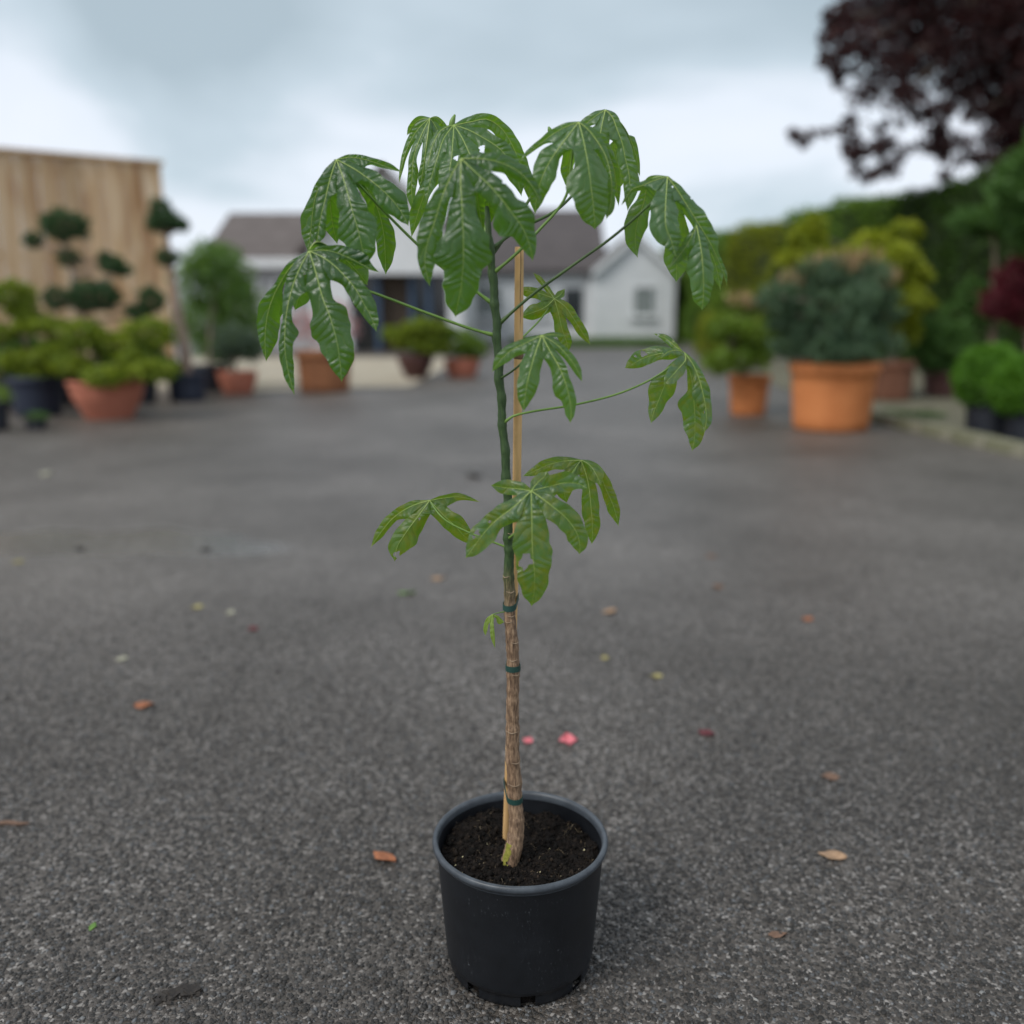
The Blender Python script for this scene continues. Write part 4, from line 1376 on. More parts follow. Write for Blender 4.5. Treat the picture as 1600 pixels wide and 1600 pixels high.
def beech():
    root = empty('copper_beech')
    rr = random.Random(77)
    Y0 = 17.0
    base = Vector((12.6, 18.5, 0))
    b = MB()
    crown = Vector(P(1640, 20, Y0 + 1))
    mp = catmull3([tuple(base), (12.4, 18.4, 2.2), (12.0, 18.2, 4.2), tuple(crown)], 12)
    b.tube(mp, [0.3 * (1 - 0.06 * i) for i in range(12)], 10, True, .05, rr)
    ell = []
    spots = [(1345, 20, 44), (1400, 45, 56), (1330, 70, 38), (1380, 105, 46), (1440, 20, 60), (1440, 95, 54), (1500, 60, 66), (1560, 30, 70), (1545, 110, 60), (1600, 90, 70),
             (1310, 30, 26), (1308, 112, 16), (1290, 60, 14), (1350, 150, 26), (1410, 150, 30), (1500, 140, 40), (1560, 165, 44), (1600, 170, 56), (1575, 220, 40), (1610, 240, 44),
             (1330, 206, 13), (1310, 203, 11), (1290, 208, 9), (1268, 212, 11), (1244, 214, 12), (1256, 226, 9), (1236, 206, 7),
             (1366, 272, 14), (1384, 258, 13), (1404, 246, 12), (1352, 282, 8),
             (1380, -60, 70), (1470, -70, 80), (1560, -70, 90), (1650, -20, 90), (1680, 90, 90), (1660, 190, 70)]
    for k in range(64):
        x, y = rr.uniform(1325, 1600), rr.uniform(150, 275)
        if y > 232 and 1395 < x < 1470:
            continue
        spots.append((x, y, rr.uniform(8, 20)))
    for k in range(16):
        spots.append((rr.uniform(1285, 1330), rr.uniform(0, 150), rr.uniform(7, 13)))
    for i, (x, y, r) in enumerate(spots):
        Yd = Y0 + rr.uniform(-1.2, 1.6) if r > 20 else Y0 - 0.6
        ell.append(E(x, y, Yd, r, r * 0.82))
    big = [Vector(e[:3]) for e, q in zip(ell, spots) if q[2] >= 24]
    for c in big:
        k = min(range(4, 12), key=lambda i: (Vector(mp[i]) - c).length)
        st = Vector(mp[k])
        md = st.lerp(c, 0.55) + Vector((rr.uniform(-.3, .3), rr.uniform(-.3, .3), 0.25))
        b.tube(catmull3([tuple(st), tuple(md), tuple(c)], 7), [0.06, .05, .045, .036, .03, .02, 0.01], 5, True)
    nodes = list(big)
    small = sorted([Vector(e[:3]) for e, q in zip(ell, spots) if q[2] < 24], key=lambda c: min((c - n_).length for n_ in big))
    for c in small:                                   # twigs grow from the nearest clump already reached
        st = min(nodes, key=lambda n_: (n_ - c).length)
        md = st.lerp(c, 0.5) + Vector((rr.uniform(-.1, .1), rr.uniform(-.1, .1), 0.08))
        b.tube(catmull3([tuple(st), tuple(md), tuple(c)], 5), [.018, .015, .012, .009, .005], 4, True)
        nodes.append(c)
    b.build('trunk', M['bark'], root, True)
    leaves_mesh('crown', ell, 205, 0.11, 0.07, F['copper'], root, 78, fill=0.15, up=-0.2, out=0.3)
    tag(root, 'copper beech with dark purple leaves hanging over the hedge', 'tree')


beech()

# ---------------------------------------------------------------- the young tree in the black pot
POTC = np.array([0.0125, 1.272])
# pot
ppot = empty('plant_pot')
ppot.location = (POTC[0], POTC[1], 0)
RT, RB, HP = 0.1345, 0.111, 0.2165
NS = 96
HOLES = {8: 1, 20: 1, 32: 1, 44: 1, 56: 1, 66: 1, 67: 1, 68: 1, 78: 1, 84: 1, 85: 1}


def hole(k):
    return (k % 12) in (0, 1, 2)


b = MB()
b.lathe([(RB - 0.006, 0.0), (RB - 0.001, 0.0015), (RB + 0.0005, 0.006), (RB + 0.001, 0.016), (RB + 0.0012, 0.021), (RB + 0.0042, 0.0235), (RB + 0.005, 0.03)], NS,
        skip=lambda i, k: hole(k) and 1 <= i <= 3)
b.build('base', M['pot_black'], ppot, True)
prof = [(RB + 0.005, 0.03)]
for k in range(1, 11):
    u = k / 10
    prof.append((RB + 0.005 + (RT - 0.006 - RB - 0.005) * u, 0.03 + (HP - 0.017 - 0.03) * u))
b = MB()
b.lathe(prof, NS)
b.build('wall', M['pot_black'], ppot, True)
M['pot_rim'] = mat_noise('rim_plastic', (0.030, 0.036, 0.044), (0.066, 0.077, 0.09), scale=40, rough=0.42, bump=0.15, bscale=300, spec=0.5, dist=0.001)
zr_ = HP
b = MB()
rim = [(RT - 0.006, zr_ - 0.017), (RT - 0.0052, zr_ - 0.0115), (RT - 0.0005, zr_ - 0.0105), (RT + 0.0010, zr_ - 0.006), (RT, zr_ - 0.0015), (RT - 0.0025, zr_), (RT - 0.0062, zr_ - 0.0006), (RT - 0.0082, zr_ - 0.0035), (RT - 0.0088, zr_ - 0.012)]
b.lathe(rim, NS)
b.build('rim', M['pot_rim'], ppot, True)
b = MB()
b.lathe([(RT - 0.0088, zr_ - 0.012), (RT - 0.0105, zr_ - 0.045), (RT - 0.018, 0.12), (RB - 0.002, 0.02), (0.0, 0.018)], NS)
b.build('inner_wall', M['pot_black'], ppot, True)
b = MB()
b.lathe([(RB - 0.010, 0.0005), (RB - 0.009, 0.012), (RB - 0.008, 0.0195)], 48)
b.build('root_ball', M['soil'], ppot, True)
tag(ppot, 'black plastic nursery pot with grey rim standing on the asphalt', 'plant pot')

# soil heightfield
SOILZ = 0.183
rgs = np.random.default_rng(21)
_gr = [rgs.normal(size=(24, 24)) for _ in range(3)]


def _vn(g, x, y):
    n = g.shape[0]
    xi, yi = np.floor(x).astype(int), np.floor(y).astype(int)
    fx, fy = x - xi, y - yi
    fx, fy = fx * fx * (3 - 2 * fx), fy * fy * (3 - 2 * fy)
    a = g[xi % n, yi % n]; b_ = g[(xi + 1) % n, yi % n]; c = g[xi % n, (yi + 1) % n]; d = g[(xi + 1) % n, (yi + 1) % n]
    return (a * (1 - fx) + b_ * fx) * (1 - fy) + (c * (1 - fx) + d * fx) * fy


def soil_h(x, y):
    r = np.hypot(x, y)
    h = 0.0042 * _vn(_gr[0], x * 38 + 40, y * 38 + 40) + 0.0030 * _vn(_gr[1], x * 120 + 90, y * 120 + 90) + 0.0018 * _vn(_gr[2], x * 330 + 200, y * 330 + 200)
    h = h + 0.012 * np.exp(-((x + 0.075) ** 2 + (y - 0.06) ** 2) / 0.0018)             # heap at the back
    h = h - 0.014 * np.exp(-((x + 0.028) ** 2 + (y - 0.035) ** 2) / 0.0006)            # hollow by the cane
    h = h + 0.006 * np.exp(-((x + 0.016) ** 2 + (y + 0.02) ** 2) / 0.0006)
    return SOILZ + h


nr, na = 44, 130
rr_ = np.linspace(0, RT - 0.0118, nr)
aa_ = np.linspace(0, 2 * np.pi, na, endpoint=False)
RRg, AAg = np.meshgrid(rr_, aa_, indexing='ij')
xs, ys = RRg * np.cos(AAg), RRg * np.sin(AAg)
V_ = np.stack([xs, ys, soil_h(xs, ys)], -1).reshape(-1, 3)
fs = []
for i in range(nr - 1):
    k = np.arange(na); k2 = (k + 1) % na
    fs.append(np.stack([i * na + k, (i + 1) * na + k, (i + 1) * na + k2, i * na + k2], -1))
mesh_obj('soil', V_, np.concatenate(fs), M['soil'], ppot, True)
# crumbs, fibres, grit
M['crumb'] = mat_attr_ramp('soil_crumbs', [(0.0, (0.003, 0.0025, 0.002)), (0.7, (0.009, 0.0065, 0.005)), (0.95, (0.02, 0.014, 0.01)), (1.0, (0.05, 0.035, 0.022))], rough=0.9, spec=0.2)
n = 3600
a = rgs.uniform(0, 6.283, n); r = (RT - 0.016) * np.sqrt(rgs.uniform(0, 1, n))
cx, cy = r * np.cos(a), r * np.sin(a)
cz = soil_h(cx, cy)
sz = rgs.gamma(2.0, 0.0008, n) + 0.0006
oct_ = np.array([[1, 0, 0], [-1, 0, 0], [0, 1, 0], [0, -1, 0], [0, 0, 1], [0, 0, -1]], float)
v = np.stack([cx, cy, cz], -1)[:, None] + (oct_[None] + rgs.normal(0, 0.3, (n, 6, 3))) * sz[:, None, None]
tri = np.array([[0, 2, 4], [2, 1, 4], [1, 3, 4], [3, 0, 4], [2, 0, 5], [1, 2, 5], [3, 1, 5], [0, 3, 5]])
f = (np.arange(n) * 6)[:, None, None] + tri[None]
o = mesh_obj('soil_crumbs', v.reshape(-1, 3), f.reshape(-1, 3), M['crumb'], ppot)
face_attr(o, 'rnd', np.repeat(rgs.uniform(0, 1, n), 8))
o['kind'] = 'stuff'
M['fibre'] = mat_attr_ramp('root_fibres', [(0.0, (0.03, 0.02, 0.012)), (0.7, (0.10, 0.07, 0.04)), (1.0, (0.34, 0.27, 0.17))], rough=0.8)
b = MB()
rf = random.Random(4)
fr = []
for i in range(150):
    a = rf.uniform(0, 6.283); r = (RT - 0.018) * math.sqrt(rf.random())
    x, y = r * math.cos(a), r * math.sin(a)
    th = rf.uniform(0, 6.28); ln = rf.uniform(0.004, 0.02)
    pts = []
    for k in range(4):
        pts.append((x, y, float(soil_h(np.array(x), np.array(y))) + 0.001 + 0.0015 * rf.random()))
        th += rf.uniform(-.5, .5)
        x += ln / 3 * math.cos(th); y += ln / 3 * math.sin(th)
        if math.hypot(x, y) > RT - 0.014:
            break
    if len(pts) < 3:
        continue
    b.tube(pts, rf.uniform(0.00018, 0.00045), 3, False)
    fr += [rf.random() ** 1.6] * ((len(pts) - 1) * 3)
o = b.build('root_fibres', M['fibre'], ppot)
face_attr(o, 'rnd', fr)
o['kind'] = 'stuff'
M['grit'] = mat_plain('pale_grit', (0.50, 0.44, 0.26), 0.7)
b = MB()
for (x, y, s_) in ((-0.098, -0.035, .0034), (-0.088, -0.012, .0026), (0.034, 0.028, .0014), (0.046, 0.01, .0015), (-0.052, 0.02, .0016), (0.10, 0.004, .002), (0.03, -0.05, .0018), (-0.04, -0.09, .0014), (-0.07, -0.07, .0012), (0.06, -0.06, .0013), (0.082, 0.045, .0014)):
    z = float(soil_h(np.array(x), np.array(y))) + s_ * 0.5
    b.add([(x + s_ * q[0], y + s_ * q[1], z + s_ * q[2]) for q in oct_], [tuple(t_) for t_ in tri])
o = b.build('grit', M['grit'], ppot, True)
o['kind'] = 'stuff'

# ---- tree root
tree = empty('young_tree')
YS = 1.262                      # distance of the stem's plane


def stem_pts():
    px = [(792, 1366, 1.247, 15), (797, 1346, 1.250, 16.5), (803, 1322, 1.254, 15.5), (807, 1292, 1.258, 14), (804.5, 1250, 1.262, 13), (802.5, 1200, 1.262, 12.2), (800.5, 1150, 1.262, 11.6), (801, 1095, 1.262, 11), (802, 1042, 1.262, 11), (799, 995, 1.262, 10.4), (796.5, 950, 1.262, 9.4),
          (795.5, 905, 1.262, 9), (795, 860, 1.262, 9.2), (794, 810, 1.262, 9), (792, 755, 1.262, 8.6), (787.5, 690, 1.262, 8.2), (784, 640, 1.262, 8), (780.5, 590, 1.262, 8.4), (777.5, 540, 1.262, 8), (775.5, 500, 1.262, 7.6), (771.5, 450, 1.262, 7.6), (768, 410, 1.262, 7), (765, 375, 1.262, 6.2), (762, 340, 1.262, 5), (760, 312, 1.262, 3.4)]
    p = np.array(px, float)
    w = P(p[:, 0], p[:, 1], p[:, 2])
    return w, np.where(p[:, 1] < 900, 0.80, 0.95) * p[:, 3] * S(1.28)


sw, sr = stem_pts()
K = 220
sd_ = catmull3(np.c_[sw, sr], K)
rs = random.Random(3)
rad = [sd_[i, 3] * (1 + 0.05 * math.sin(i * 1.7) * math.sin(i * 0.37) + rs.uniform(-0.03, 0.03)) for i in range(K)]
_d = sd_[:, :3] - CAM
_py = 800 - FPX * (_d[:, 1] * SP + _d[:, 2] * CP) / (_d[:, 1] * CP - _d[:, 2] * SP)
for k, y in enumerate((376, 388, 428, 437, 476, 507, 527, 562, 591, 622, 664, 705, 748, 790, 842, 858, 900, 926, 958, 1003, 1052, 1140, 1186, 1222)):
    gss = np.exp(-((_py - y) / 6.0) ** 2)
    rad = [r_ * (1 + (0.18 if y < 870 else 0.08) * g_) for r_, g_ in zip(rad, gss)]
    sd_[:, 0] += (0.0011 if k % 2 else -0.0011) * (1.0 if y < 870 else 0.6) * np.exp(-((_py - y) / 13.0) ** 2)
b = MB()
b.tube([tuple(q[:3]) for q in sd_], rad, 16, True, 0.02, rs)
b.build('trunk', M['stem'], tree, True)
STEM = sd_[:, :3]


def stem_at(y):
    """point on the stem axis at photo row y."""
    # project the sampled axis
    d = STEM - CAM
    fz = d[:, 1] * CP - d[:, 2] * SP
    up = d[:, 1] * SP + d[:, 2] * CP
    py = 800 - FPX * up / fz
    i = int(np.argmin(np.abs(py - y)))
    return STEM[i], rad[i]


# pale leaf scars ringing the stem
M['scar'] = mat_noise('leaf_scar', (0.20, 0.14, 0.09), (0.34, 0.26, 0.18), scale=60, rough=0.8, bump=0.2)
for (y, a0, span) in ((748, -0.6, 1.5), (900, -2.2, 1.4), (925, -1.4, 1.6), (958, -1.2, 2.0), (968, -2.0, 1.6), (1003, -1.0, 1.4), (1030, -1.6, 1.6), (1052, -1.0, 1.6), (1140, -1.7, 2.0), (1186, -1.0, 1.6), (1222, -1.6, 1.8), (905, 2.8, 1.2), (832, -0.9, 1.5)):
    c, r0 = stem_at(y)
    b = MB()
    pts = []
    for k in range(9):
        a = a0 - span / 2 + span * k / 8
        pts.append((c[0] + (r0 + 0.0003) * math.cos(a), c[1] + (r0 + 0.0003) * math.sin(a), c[2] - 0.0012 + 0.0024 * abs(k - 4) / 4))
    b.tube(pts, [0.0003, .0005, .0006, .0007, .0008, .0007, .0006, .0005, .0003], 6, True)
    b.build('leaf_scar', M['scar'], tree, True)

# moss patch at the stem foot
M['moss'] = mat_noise('yellow_moss', (0.16, 0.17, 0.02), (0.34, 0.31, 0.06), scale=200, rough=0.95, bump=0.8, bscale=900)
c, r0 = stem_at(1335)
b = MB()
vv, ff = [], []
for i in range(7):
    for k in range(6):
        a = -2.75 + 0.85 * k / 5 + 0.1 * math.sin(i * 2)
        zz = -0.012 + 0.030 * i / 6
        cc, r1 = stem_at(1352 - 6.5 * i)
        bulge = 0.0008 * math.sin(math.pi * i / 6) * math.sin(math.pi * k / 5)
        vv.append((cc[0] + (r1 * 1.06 + bulge) * math.cos(a), cc[1] + (r1 * 1.06 + bulge) * math.sin(a), cc[2]))
for i in range(6):
    for k in range(5):
        ff.append((i * 6 + k, i * 6 + k + 1, (i + 1) * 6 + k + 1, (i + 1) * 6 + k))
mesh_obj('moss', vv, ff, M['moss'], tree, True)


def smooth_interp(x, xp, fp):
    """monotone-ish smooth interpolation of widths."""
    xp = np.asarray(xp, float); fp = np.asarray(fp, float)
    h = np.diff(xp); dl = np.diff(fp) / np.maximum(h, 1e-6)
    m = np.zeros_like(fp)
    m[0], m[-1] = dl[0], dl[-1]
    for i in range(1, len(fp) - 1):
        m[i] = 0 if dl[i - 1] * dl[i] <= 0 else 2 * dl[i - 1] * dl[i] / (dl[i - 1] + dl[i])
    i = np.clip(np.searchsorted(xp, x, side='right') - 1, 0, len(xp) - 2)
    u = (x - xp[i]) / h[i]
    return fp[i] * (2 * u ** 3 - 3 * u ** 2 + 1) + m[i] * h[i] * (u ** 3 - 2 * u ** 2 + u) + fp[i + 1] * (-2 * u ** 3 + 3 * u ** 2) + m[i + 1] * h[i] * (u ** 3 - u ** 2)


def sstep(x):
    x = np.clip(x, 0, 1)
    return x * x * (3 - 2 * x)


def build_leaf(spec):
    """spec: zoom frame (ox, oy, k), J, Y, fans of lobes. Each lobe is (points (x, y, wprev, wnext)..., depth cm at middle and tip)."""
    ox, oy, kz = spec['frame']
    Yj = spec['Y']
    seed = spec['seed']
    rg = np.random.default_rng(seed)
    verts, faces, uvs = [], [], []
    vein = MB()
    nv = 0
    for fan in spec['fans']:
        J = np.array([ox + fan['J'][0] / kz, oy + fan['J'][1] / kz])
        jd = fan.get('d', 0.0) / 100
        lob = []
        for (pts, dm, de) in fan['lobes']:
            q = np.array([(ox + p[0] / kz, oy + p[1] / kz, p[2] / kz, p[3] / kz) for p in pts])
            cen = np.vstack([J, q[:, :2]])
            ln = np.sum(np.linalg.norm(np.diff(cen, axis=0), axis=1))
            lm = ln * S(Yj)
            nt = int(np.clip(lm * 100 * 7.5, 30, 170))
            c = catmull(cen, nt)
            s = np.r_[0, np.cumsum(np.linalg.norm(np.diff(c, axis=0), axis=1))]
            # arc position of the control points
            ctl = [0.0]
            for k in range(1, len(cen)):
                ctl.append(s[int(np.argmin(np.linalg.norm(c - cen[k], axis=1)))])
            ctl = np.maximum.accumulate(np.array(ctl) + np.arange(len(ctl)) * 1e-4)
            wp = np.maximum(smooth_interp(s, ctl, np.r_[q[0, 2] * 0.2, q[:, 2]]), 0.15)
            wn = np.maximum(smooth_interp(s, ctl, np.r_[q[0, 3] * 0.2, q[:, 3]]), 0.15)
            # rounded, slightly pointed tip
            tipf = np.sqrt(np.clip((s[-1] - s) / (0.06 * s[-1]), 0, 1))
            wv = 1 + 0.05 * np.sin(s / 9.0 + rg.uniform(0, 6)) + 0.035 * np.sin(s / 4.1 + rg.uniform(0, 6))
            wp, wn = wp * wv * tipf, wn * wv[::-1] * tipf
            t = s / s[-1]
            # depth quadratic through 0, dm, de  (cm)
            A = 2 * de - 4 * dm; B = 4 * dm - de
            d = (A * t * t + B * t) / 100 + jd
            tang = np.gradient(c, axis=0)
            tang /= np.linalg.norm(tang, axis=1, keepdims=True) + 1e-9
            nrm = np.stack([tang[:, 1], -tang[:, 0]], -1)      # towards the next lobe
            lob.append(dict(c=c, s=s, wp=wp, wn=wn, d=d, n=nrm, L=s[-1], tl=rg.uniform(-0.15, 0.5), tr=rg.uniform(-0.15, 0.5)))
        m = len(lob)
        closed = fan.get('closed', False)
        gaps = fan.get('gaps', {})

        def neigh(i, dr):
            j = i + dr
            if 0 <= j < m:
                return j
            return j % m if closed and m > 2 else None
        for i, lb in enumerate(lob):
            for side in (-1, 1):
                j = neigh(i, side)
                gi = i if side == 1 else (i - 1) % m
                g = gaps.get(gi, 0.40)
                c, s, d = lb['c'], lb['s'], lb['d']
                w = lb['wn'] if side == 1 else lb['wp']
                tilt = lb['tr'] if side == 1 else lb['tl']
                e_xy = c + lb['n'] * (w * side)[:, None]
                e_d = d + tilt * w * S(Yj)
                if j is not None and g > 0:
                    ts = g * min(lb['L'], lob[j]['L'])
                    o2 = lob[j]
                    c2 = np.stack([np.interp(s, o2['s'], o2['c'][:, 0]), np.interp(s, o2['s'], o2['c'][:, 1])], -1)
                    d2 = np.interp(s, o2['s'], o2['d'])
                    mxy, md = (c + c2) / 2, (d + d2) / 2
                    ip = max(1, int(np.searchsorted(s, ts)))
                    mxy[ip:] = mxy[ip - 1]; md[ip:] = md[ip - 1]
                    f = sstep((s - ts) / (0.10 * lb['L'] + 1e-6))[:, None]
                    # keep some of the forward run so that the sinus is rounded
                    e_xy = mxy * (1 - f) + e_xy * f
                    e_d = md * (1 - f[:, 0]) + e_d * f[:, 0]
                nu = 15
                u = np.linspace(0, 1, nu)[None, :]
                X = c[:, :1] + (e_xy[:, :1] - c[:, :1]) * u
                Yp = c[:, 1:] + (e_xy[:, 1:] - c[:, 1:]) * u
                wpx = np.linalg.norm(e_xy - c, axis=1)
                wm = wpx * S(Yj)
                D = d[:, None] + (e_d - d)[:, None] * u
                D = D - 0.10 * wm[:, None] * np.sin(np.pi * u)                      # arched half-blade
                latc = wm[:, None] * 100 * u
                lenc0 = (s * S(Yj) * 100)[:, None]
                ph0 = 1.7 * i + seed + (0.9 if side == 1 else 0)
                lenc = lenc0 + 0.55 * np.sin(lenc0 * 0.83 + ph0) + 0.28 * np.sin(lenc0 * 1.9 + 2 * ph0) + 0.12 * np.sin(latc * 1.6 + ph0) * (0.4 + np.sin(lenc0 * 0.6))
                ph = (lenc - 0.75 * latc) / 1.25 + 0.17 + 0.21 * side
                pk = np.abs(np.sin(np.pi * ph)) ** 0.7 - 0.55
                env = np.clip(latc / 0.5, 0, 1) * (1 - 0.6 * u ** 3) * np.clip((1 - s / s[-1])[:, None] * 8, 0, 1)
                D = D - 0.0012 * pk * env * (0.6 + 0.6 * np.sin(lenc0 * 0.7 + 2.1 * ph0) ** 2)
                D = D + 0.0022 * np.sin(lenc0 * 0.62 + ph0) * np.sin(latc * 1.1 + 0.5 * ph0) * np.clip(latc, 0, 1)
                # margin waves
                D = D + 0.0035 * np.sin(lenc * 1.15 + seed + side) * (u ** 2) * np.clip(latc / 1.5, 0, 1)
                W3 = P(X, Yp, Yj + D)
                nt = len(s)
                idx = nv + np.arange(nt * nu).reshape(nt, nu)
                a, b_, c_, d_ = idx[:-1, :-1], idx[1:, :-1], idx[1:, 1:], idx[:-1, 1:]
                qd = np.stack([a, b_, c_, d_] if side == 1 else [a, d_, c_, b_], -1).reshape(-1, 4)
                # holes
                pc = np.stack([X, Yp], -1)
                fc = (pc[:-1, :-1] + pc[1:, 1:]) / 2
                fc = fc.reshape(-1, 2)
                keep = np.ones(len(qd), bool)
                for (hx, hy, hr, li) in spec.get('holes', []):
                    if li is not None and li != i:
                        continue
                    hxp, hyp, hrp = ox + hx / kz, oy + hy / kz, hr / kz
                    an = np.arctan2(fc[:, 1] - hyp, fc[:, 0] - hxp)
                    keep &= np.hypot(fc[:, 0] - hxp, fc[:, 1] - hyp) > hrp * (1 + 0.2 * np.sin(3 * an + hx) + 0.12 * np.sin(5 * an))
                qd = qd[keep]
                verts.append(W3.reshape(-1, 3)); faces.append(qd)
                uvs.append(np.stack([latc * side, lenc], -1).reshape(-1, 2))
                nv += nt * nu
            # raised midrib
            c3 = P(lb['c'][:, 0], lb['c'][:, 1], Yj + lb['d'] - 0.0003)
            st = max(1, len(c3) // 22)
            pp = c3[::st]
            lm = lb['L'] * S(Yj)
            r0 = 0.0008 if lm > 0.1 else 0.0006
            vein.tube(pp, [r0 * (1 - 0.8 * k / (len(pp) - 1)) for k in range(len(pp))], 5, False)
    V = np.concatenate(verts); Fq = np.concatenate(faces); UVv = np.concatenate(uvs)
    o = mesh_obj('leaf', V, Fq, M[spec['mat']], tree, True)
    uvl = o.data.uv_layers.new(name='UVMap')
    uvl.data.foreach_set('uv', UVv[Fq.ravel()].astype(np.float32).ravel())
    vein.build('veins', M['vein'], o, True)
    # petiole
    pet = spec.get('petiole')
    if pet:
        pts, ys, rad0, mt = pet
        a, ra = stem_at(ys)
        fan = spec['fans'][0]
        jx, jy = ox + fan['J'][0] / kz, oy + fan['J'][1] / kz
        pl = [tuple(a)]
        for (x, y, dd) in reversed(pts):
            pl.append(tuple(P(x, y, dd)))
        pl.append(tuple(P(jx, jy, Yj + 0.0015)))
        cv = catmull3(pl, 28)
        b2 = MB()
        rr2 = [rad0 * (1.35 if k == 1 else 1.6 if k == 0 else 1 - 0.25 * k / 27) for k in range(28)]
        b2.tube(cv, rr2, 8, True)
        b2.build('petiole', M[mt], o, True)
    if spec.get('label'):
        o['label'] = spec['label']
    return o


zA = (380, 360, 5.714); zB = (450, 220, 7.2714); z1 = (620, 160, 6.667); z2 = (630, 220, 5.517)
z3 = (800, 150, 6.9545); z4 = (950, 250, 6.4); z5 = (740, 370, 5.159); z6 = (960, 500, 7.27); z7 = (560, 690, 3.636); z8 = (720, 800, 6.156)

LEAVES = []
# A: low on the west side
LEAVES.append(dict(frame=zA, Y=1.215, seed=1, mat='leaf_dark', holes=[(542, 388, 13, None)],
    petiole=([(535, 440, 1.235), (585, 458, 1.238), (680, 494, 1.25), (740, 515, 1.258)], 527, 0.0021, 'petiole'),
    fans=[dict(J=(590, 185), gaps={0: 0.0, 1: 0.33, 2: 0.36, 3: 0.42}, lobes=[
        ([(430, 320, 40, 30), (335, 460, 40, 40), (225, 720, 98, 130), (195, 1000, 45, 100), (207, 1175, 0, 0)], 1.2, 1.8),
        ([(500, 350, 75, 30), (410, 620, 60, 40), (380, 790, 28, 55), (372, 905, 46, 118), (372, 1050, 55, 72), (405, 1270, 50, 52), (460, 1478, 0, 0)], -2.0, -2.5),
        ([(650, 380, 60, 60), (722, 640, 110, 92), (772, 760, 172, 155), (805, 872, 220, 155), (826, 945, 172, 150), (855, 1100, 135, 135), (868, 1210, 92, 100), (880, 1355, 0, 0)], -3.0, -3.5),
        ([(750, 265, 40, 40), (900, 400, 75, 85), (1000, 520, 80, 95), (1080, 660, 75, 95), (1150, 790, 50, 65), (1192, 908, 0, 0)], -1.5, -2.5),
        ([(750, 180, 30, 50), (900, 225, 28, 85), (1040, 292, 22, 105), (1120, 335, 14, 50), (1217, 378, 0, 0)], 0.5, 0.5)]),
          dict(J=(590, 170), d=0.8, lobes=[
        ([(640, 110, 20, 35), (860, 220, 60, 60), (1040, 390, 90, 90), (1112, 492, 0, 0)], 3.0, 5.0),
        ([(540, 400, 80, 80), (500, 580, 80, 95), (462, 716, 0, 0)], 3.5, 6.0)])]))
# B: upper west
LEAVES.append(dict(frame=zB, Y=1.255, seed=2, mat='leaf_dark', holes=[],
    petiole=([(600, 330, 1.285), (645, 375, 1.285), (700, 425, 1.275), (742, 454, 1.266)], 476, 0.0022, 'petiole'),
    fans=[dict(J=(550, 215), gaps={0: 0.0, 1: 0.40, 2: 0.33, 3: 0.45}, lobes=[
        ([(400, 430, 45, 40), (310, 650, 60, 40), (275, 860, 125, 60), (255, 1060, 100, 60), (225, 1270, 0, 0)], 1.5, 2.0),
        ([(480, 430, 110, 30), (420, 680, 105, 32), (370, 880, 60, 62), (345, 1050, 55, 85), (325, 1190, 0, 0)], -1.5, -2.0),
        ([(620, 400, 60, 60), (695, 660, 140, 130), (750, 860, 178, 200), (795, 1010, 232, 220), (825, 1130, 200, 180), (850, 1250, 150, 160), (890, 1420, 0, 0)], -3.0, -3.0),
        ([(700, 290, 40, 40), (900, 420, 75, 110), (1050, 540, 110, 130), (1200, 690, 150, 150), (1300, 830, 95, 92), (1372, 972, 0, 0)], -1.0, -1.5),
        ([(700, 190, 25, 36), (900, 220, 40, 45), (1100, 288, 28, 52), (1302, 358, 0, 0)], 0.8, 0.5)]),
          dict(J=(550, 215), d=0.8, lobes=[
        ([(850, 480, 80, 80), (1020, 780, 100, 80), (1090, 1080, 95, 125), (1105, 1300, 80, 105), (1110, 1532, 0, 0)], 5.0, 7.0),
        ([(480, 560, 90, 90), (500, 900, 100, 130), (560, 1180, 0, 0)], 4.5, 7.0)])]))
# C: top back, seen from below
LEAVES.append(dict(frame=z1, Y=1.375, seed=3, mat='leaf_mid', holes=[],
    petiole=([(690, 250, 1.36), (735, 330, 1.31)], 392, 0.002, 'petiole'),
    fans=[dict(J=(345, 165), gaps={0: 0.34, 1: 0.36, 2: 0.4}, lobes=[
        ([(230, 270, 55, 50), (110, 480, 36, 30), (50, 680, 22, 22), (22, 852, 0, 0)], 0.5, 0.5),
        ([(262, 330, 50, 45), (180, 560, 48, 34), (160, 760, 48, 62), (155, 950, 50, 42), (190, 1182, 0, 0)], -1.5, -1.5),
        ([(315, 400, 40, 50), (285, 620, 35, 60), (262, 780, 40, 45), (245, 905, 0, 0)], -2.0, -2.0),
        ([(410, 260, 40, 50), (470, 420, 60, 60), (490, 620, 0, 0)], 0.5, 1.0),
        ([(400, 155, 20, 12), (480, 230, 40, 30), (540, 380, 0, 0)], 1.0, 2.0)]),
          dict(J=(345, 165), d=0.5, lobes=[([(220, 190, 40, 30), (150, 270, 36, 30), (105, 345, 0, 0)], 3.0, 4.0)])]))
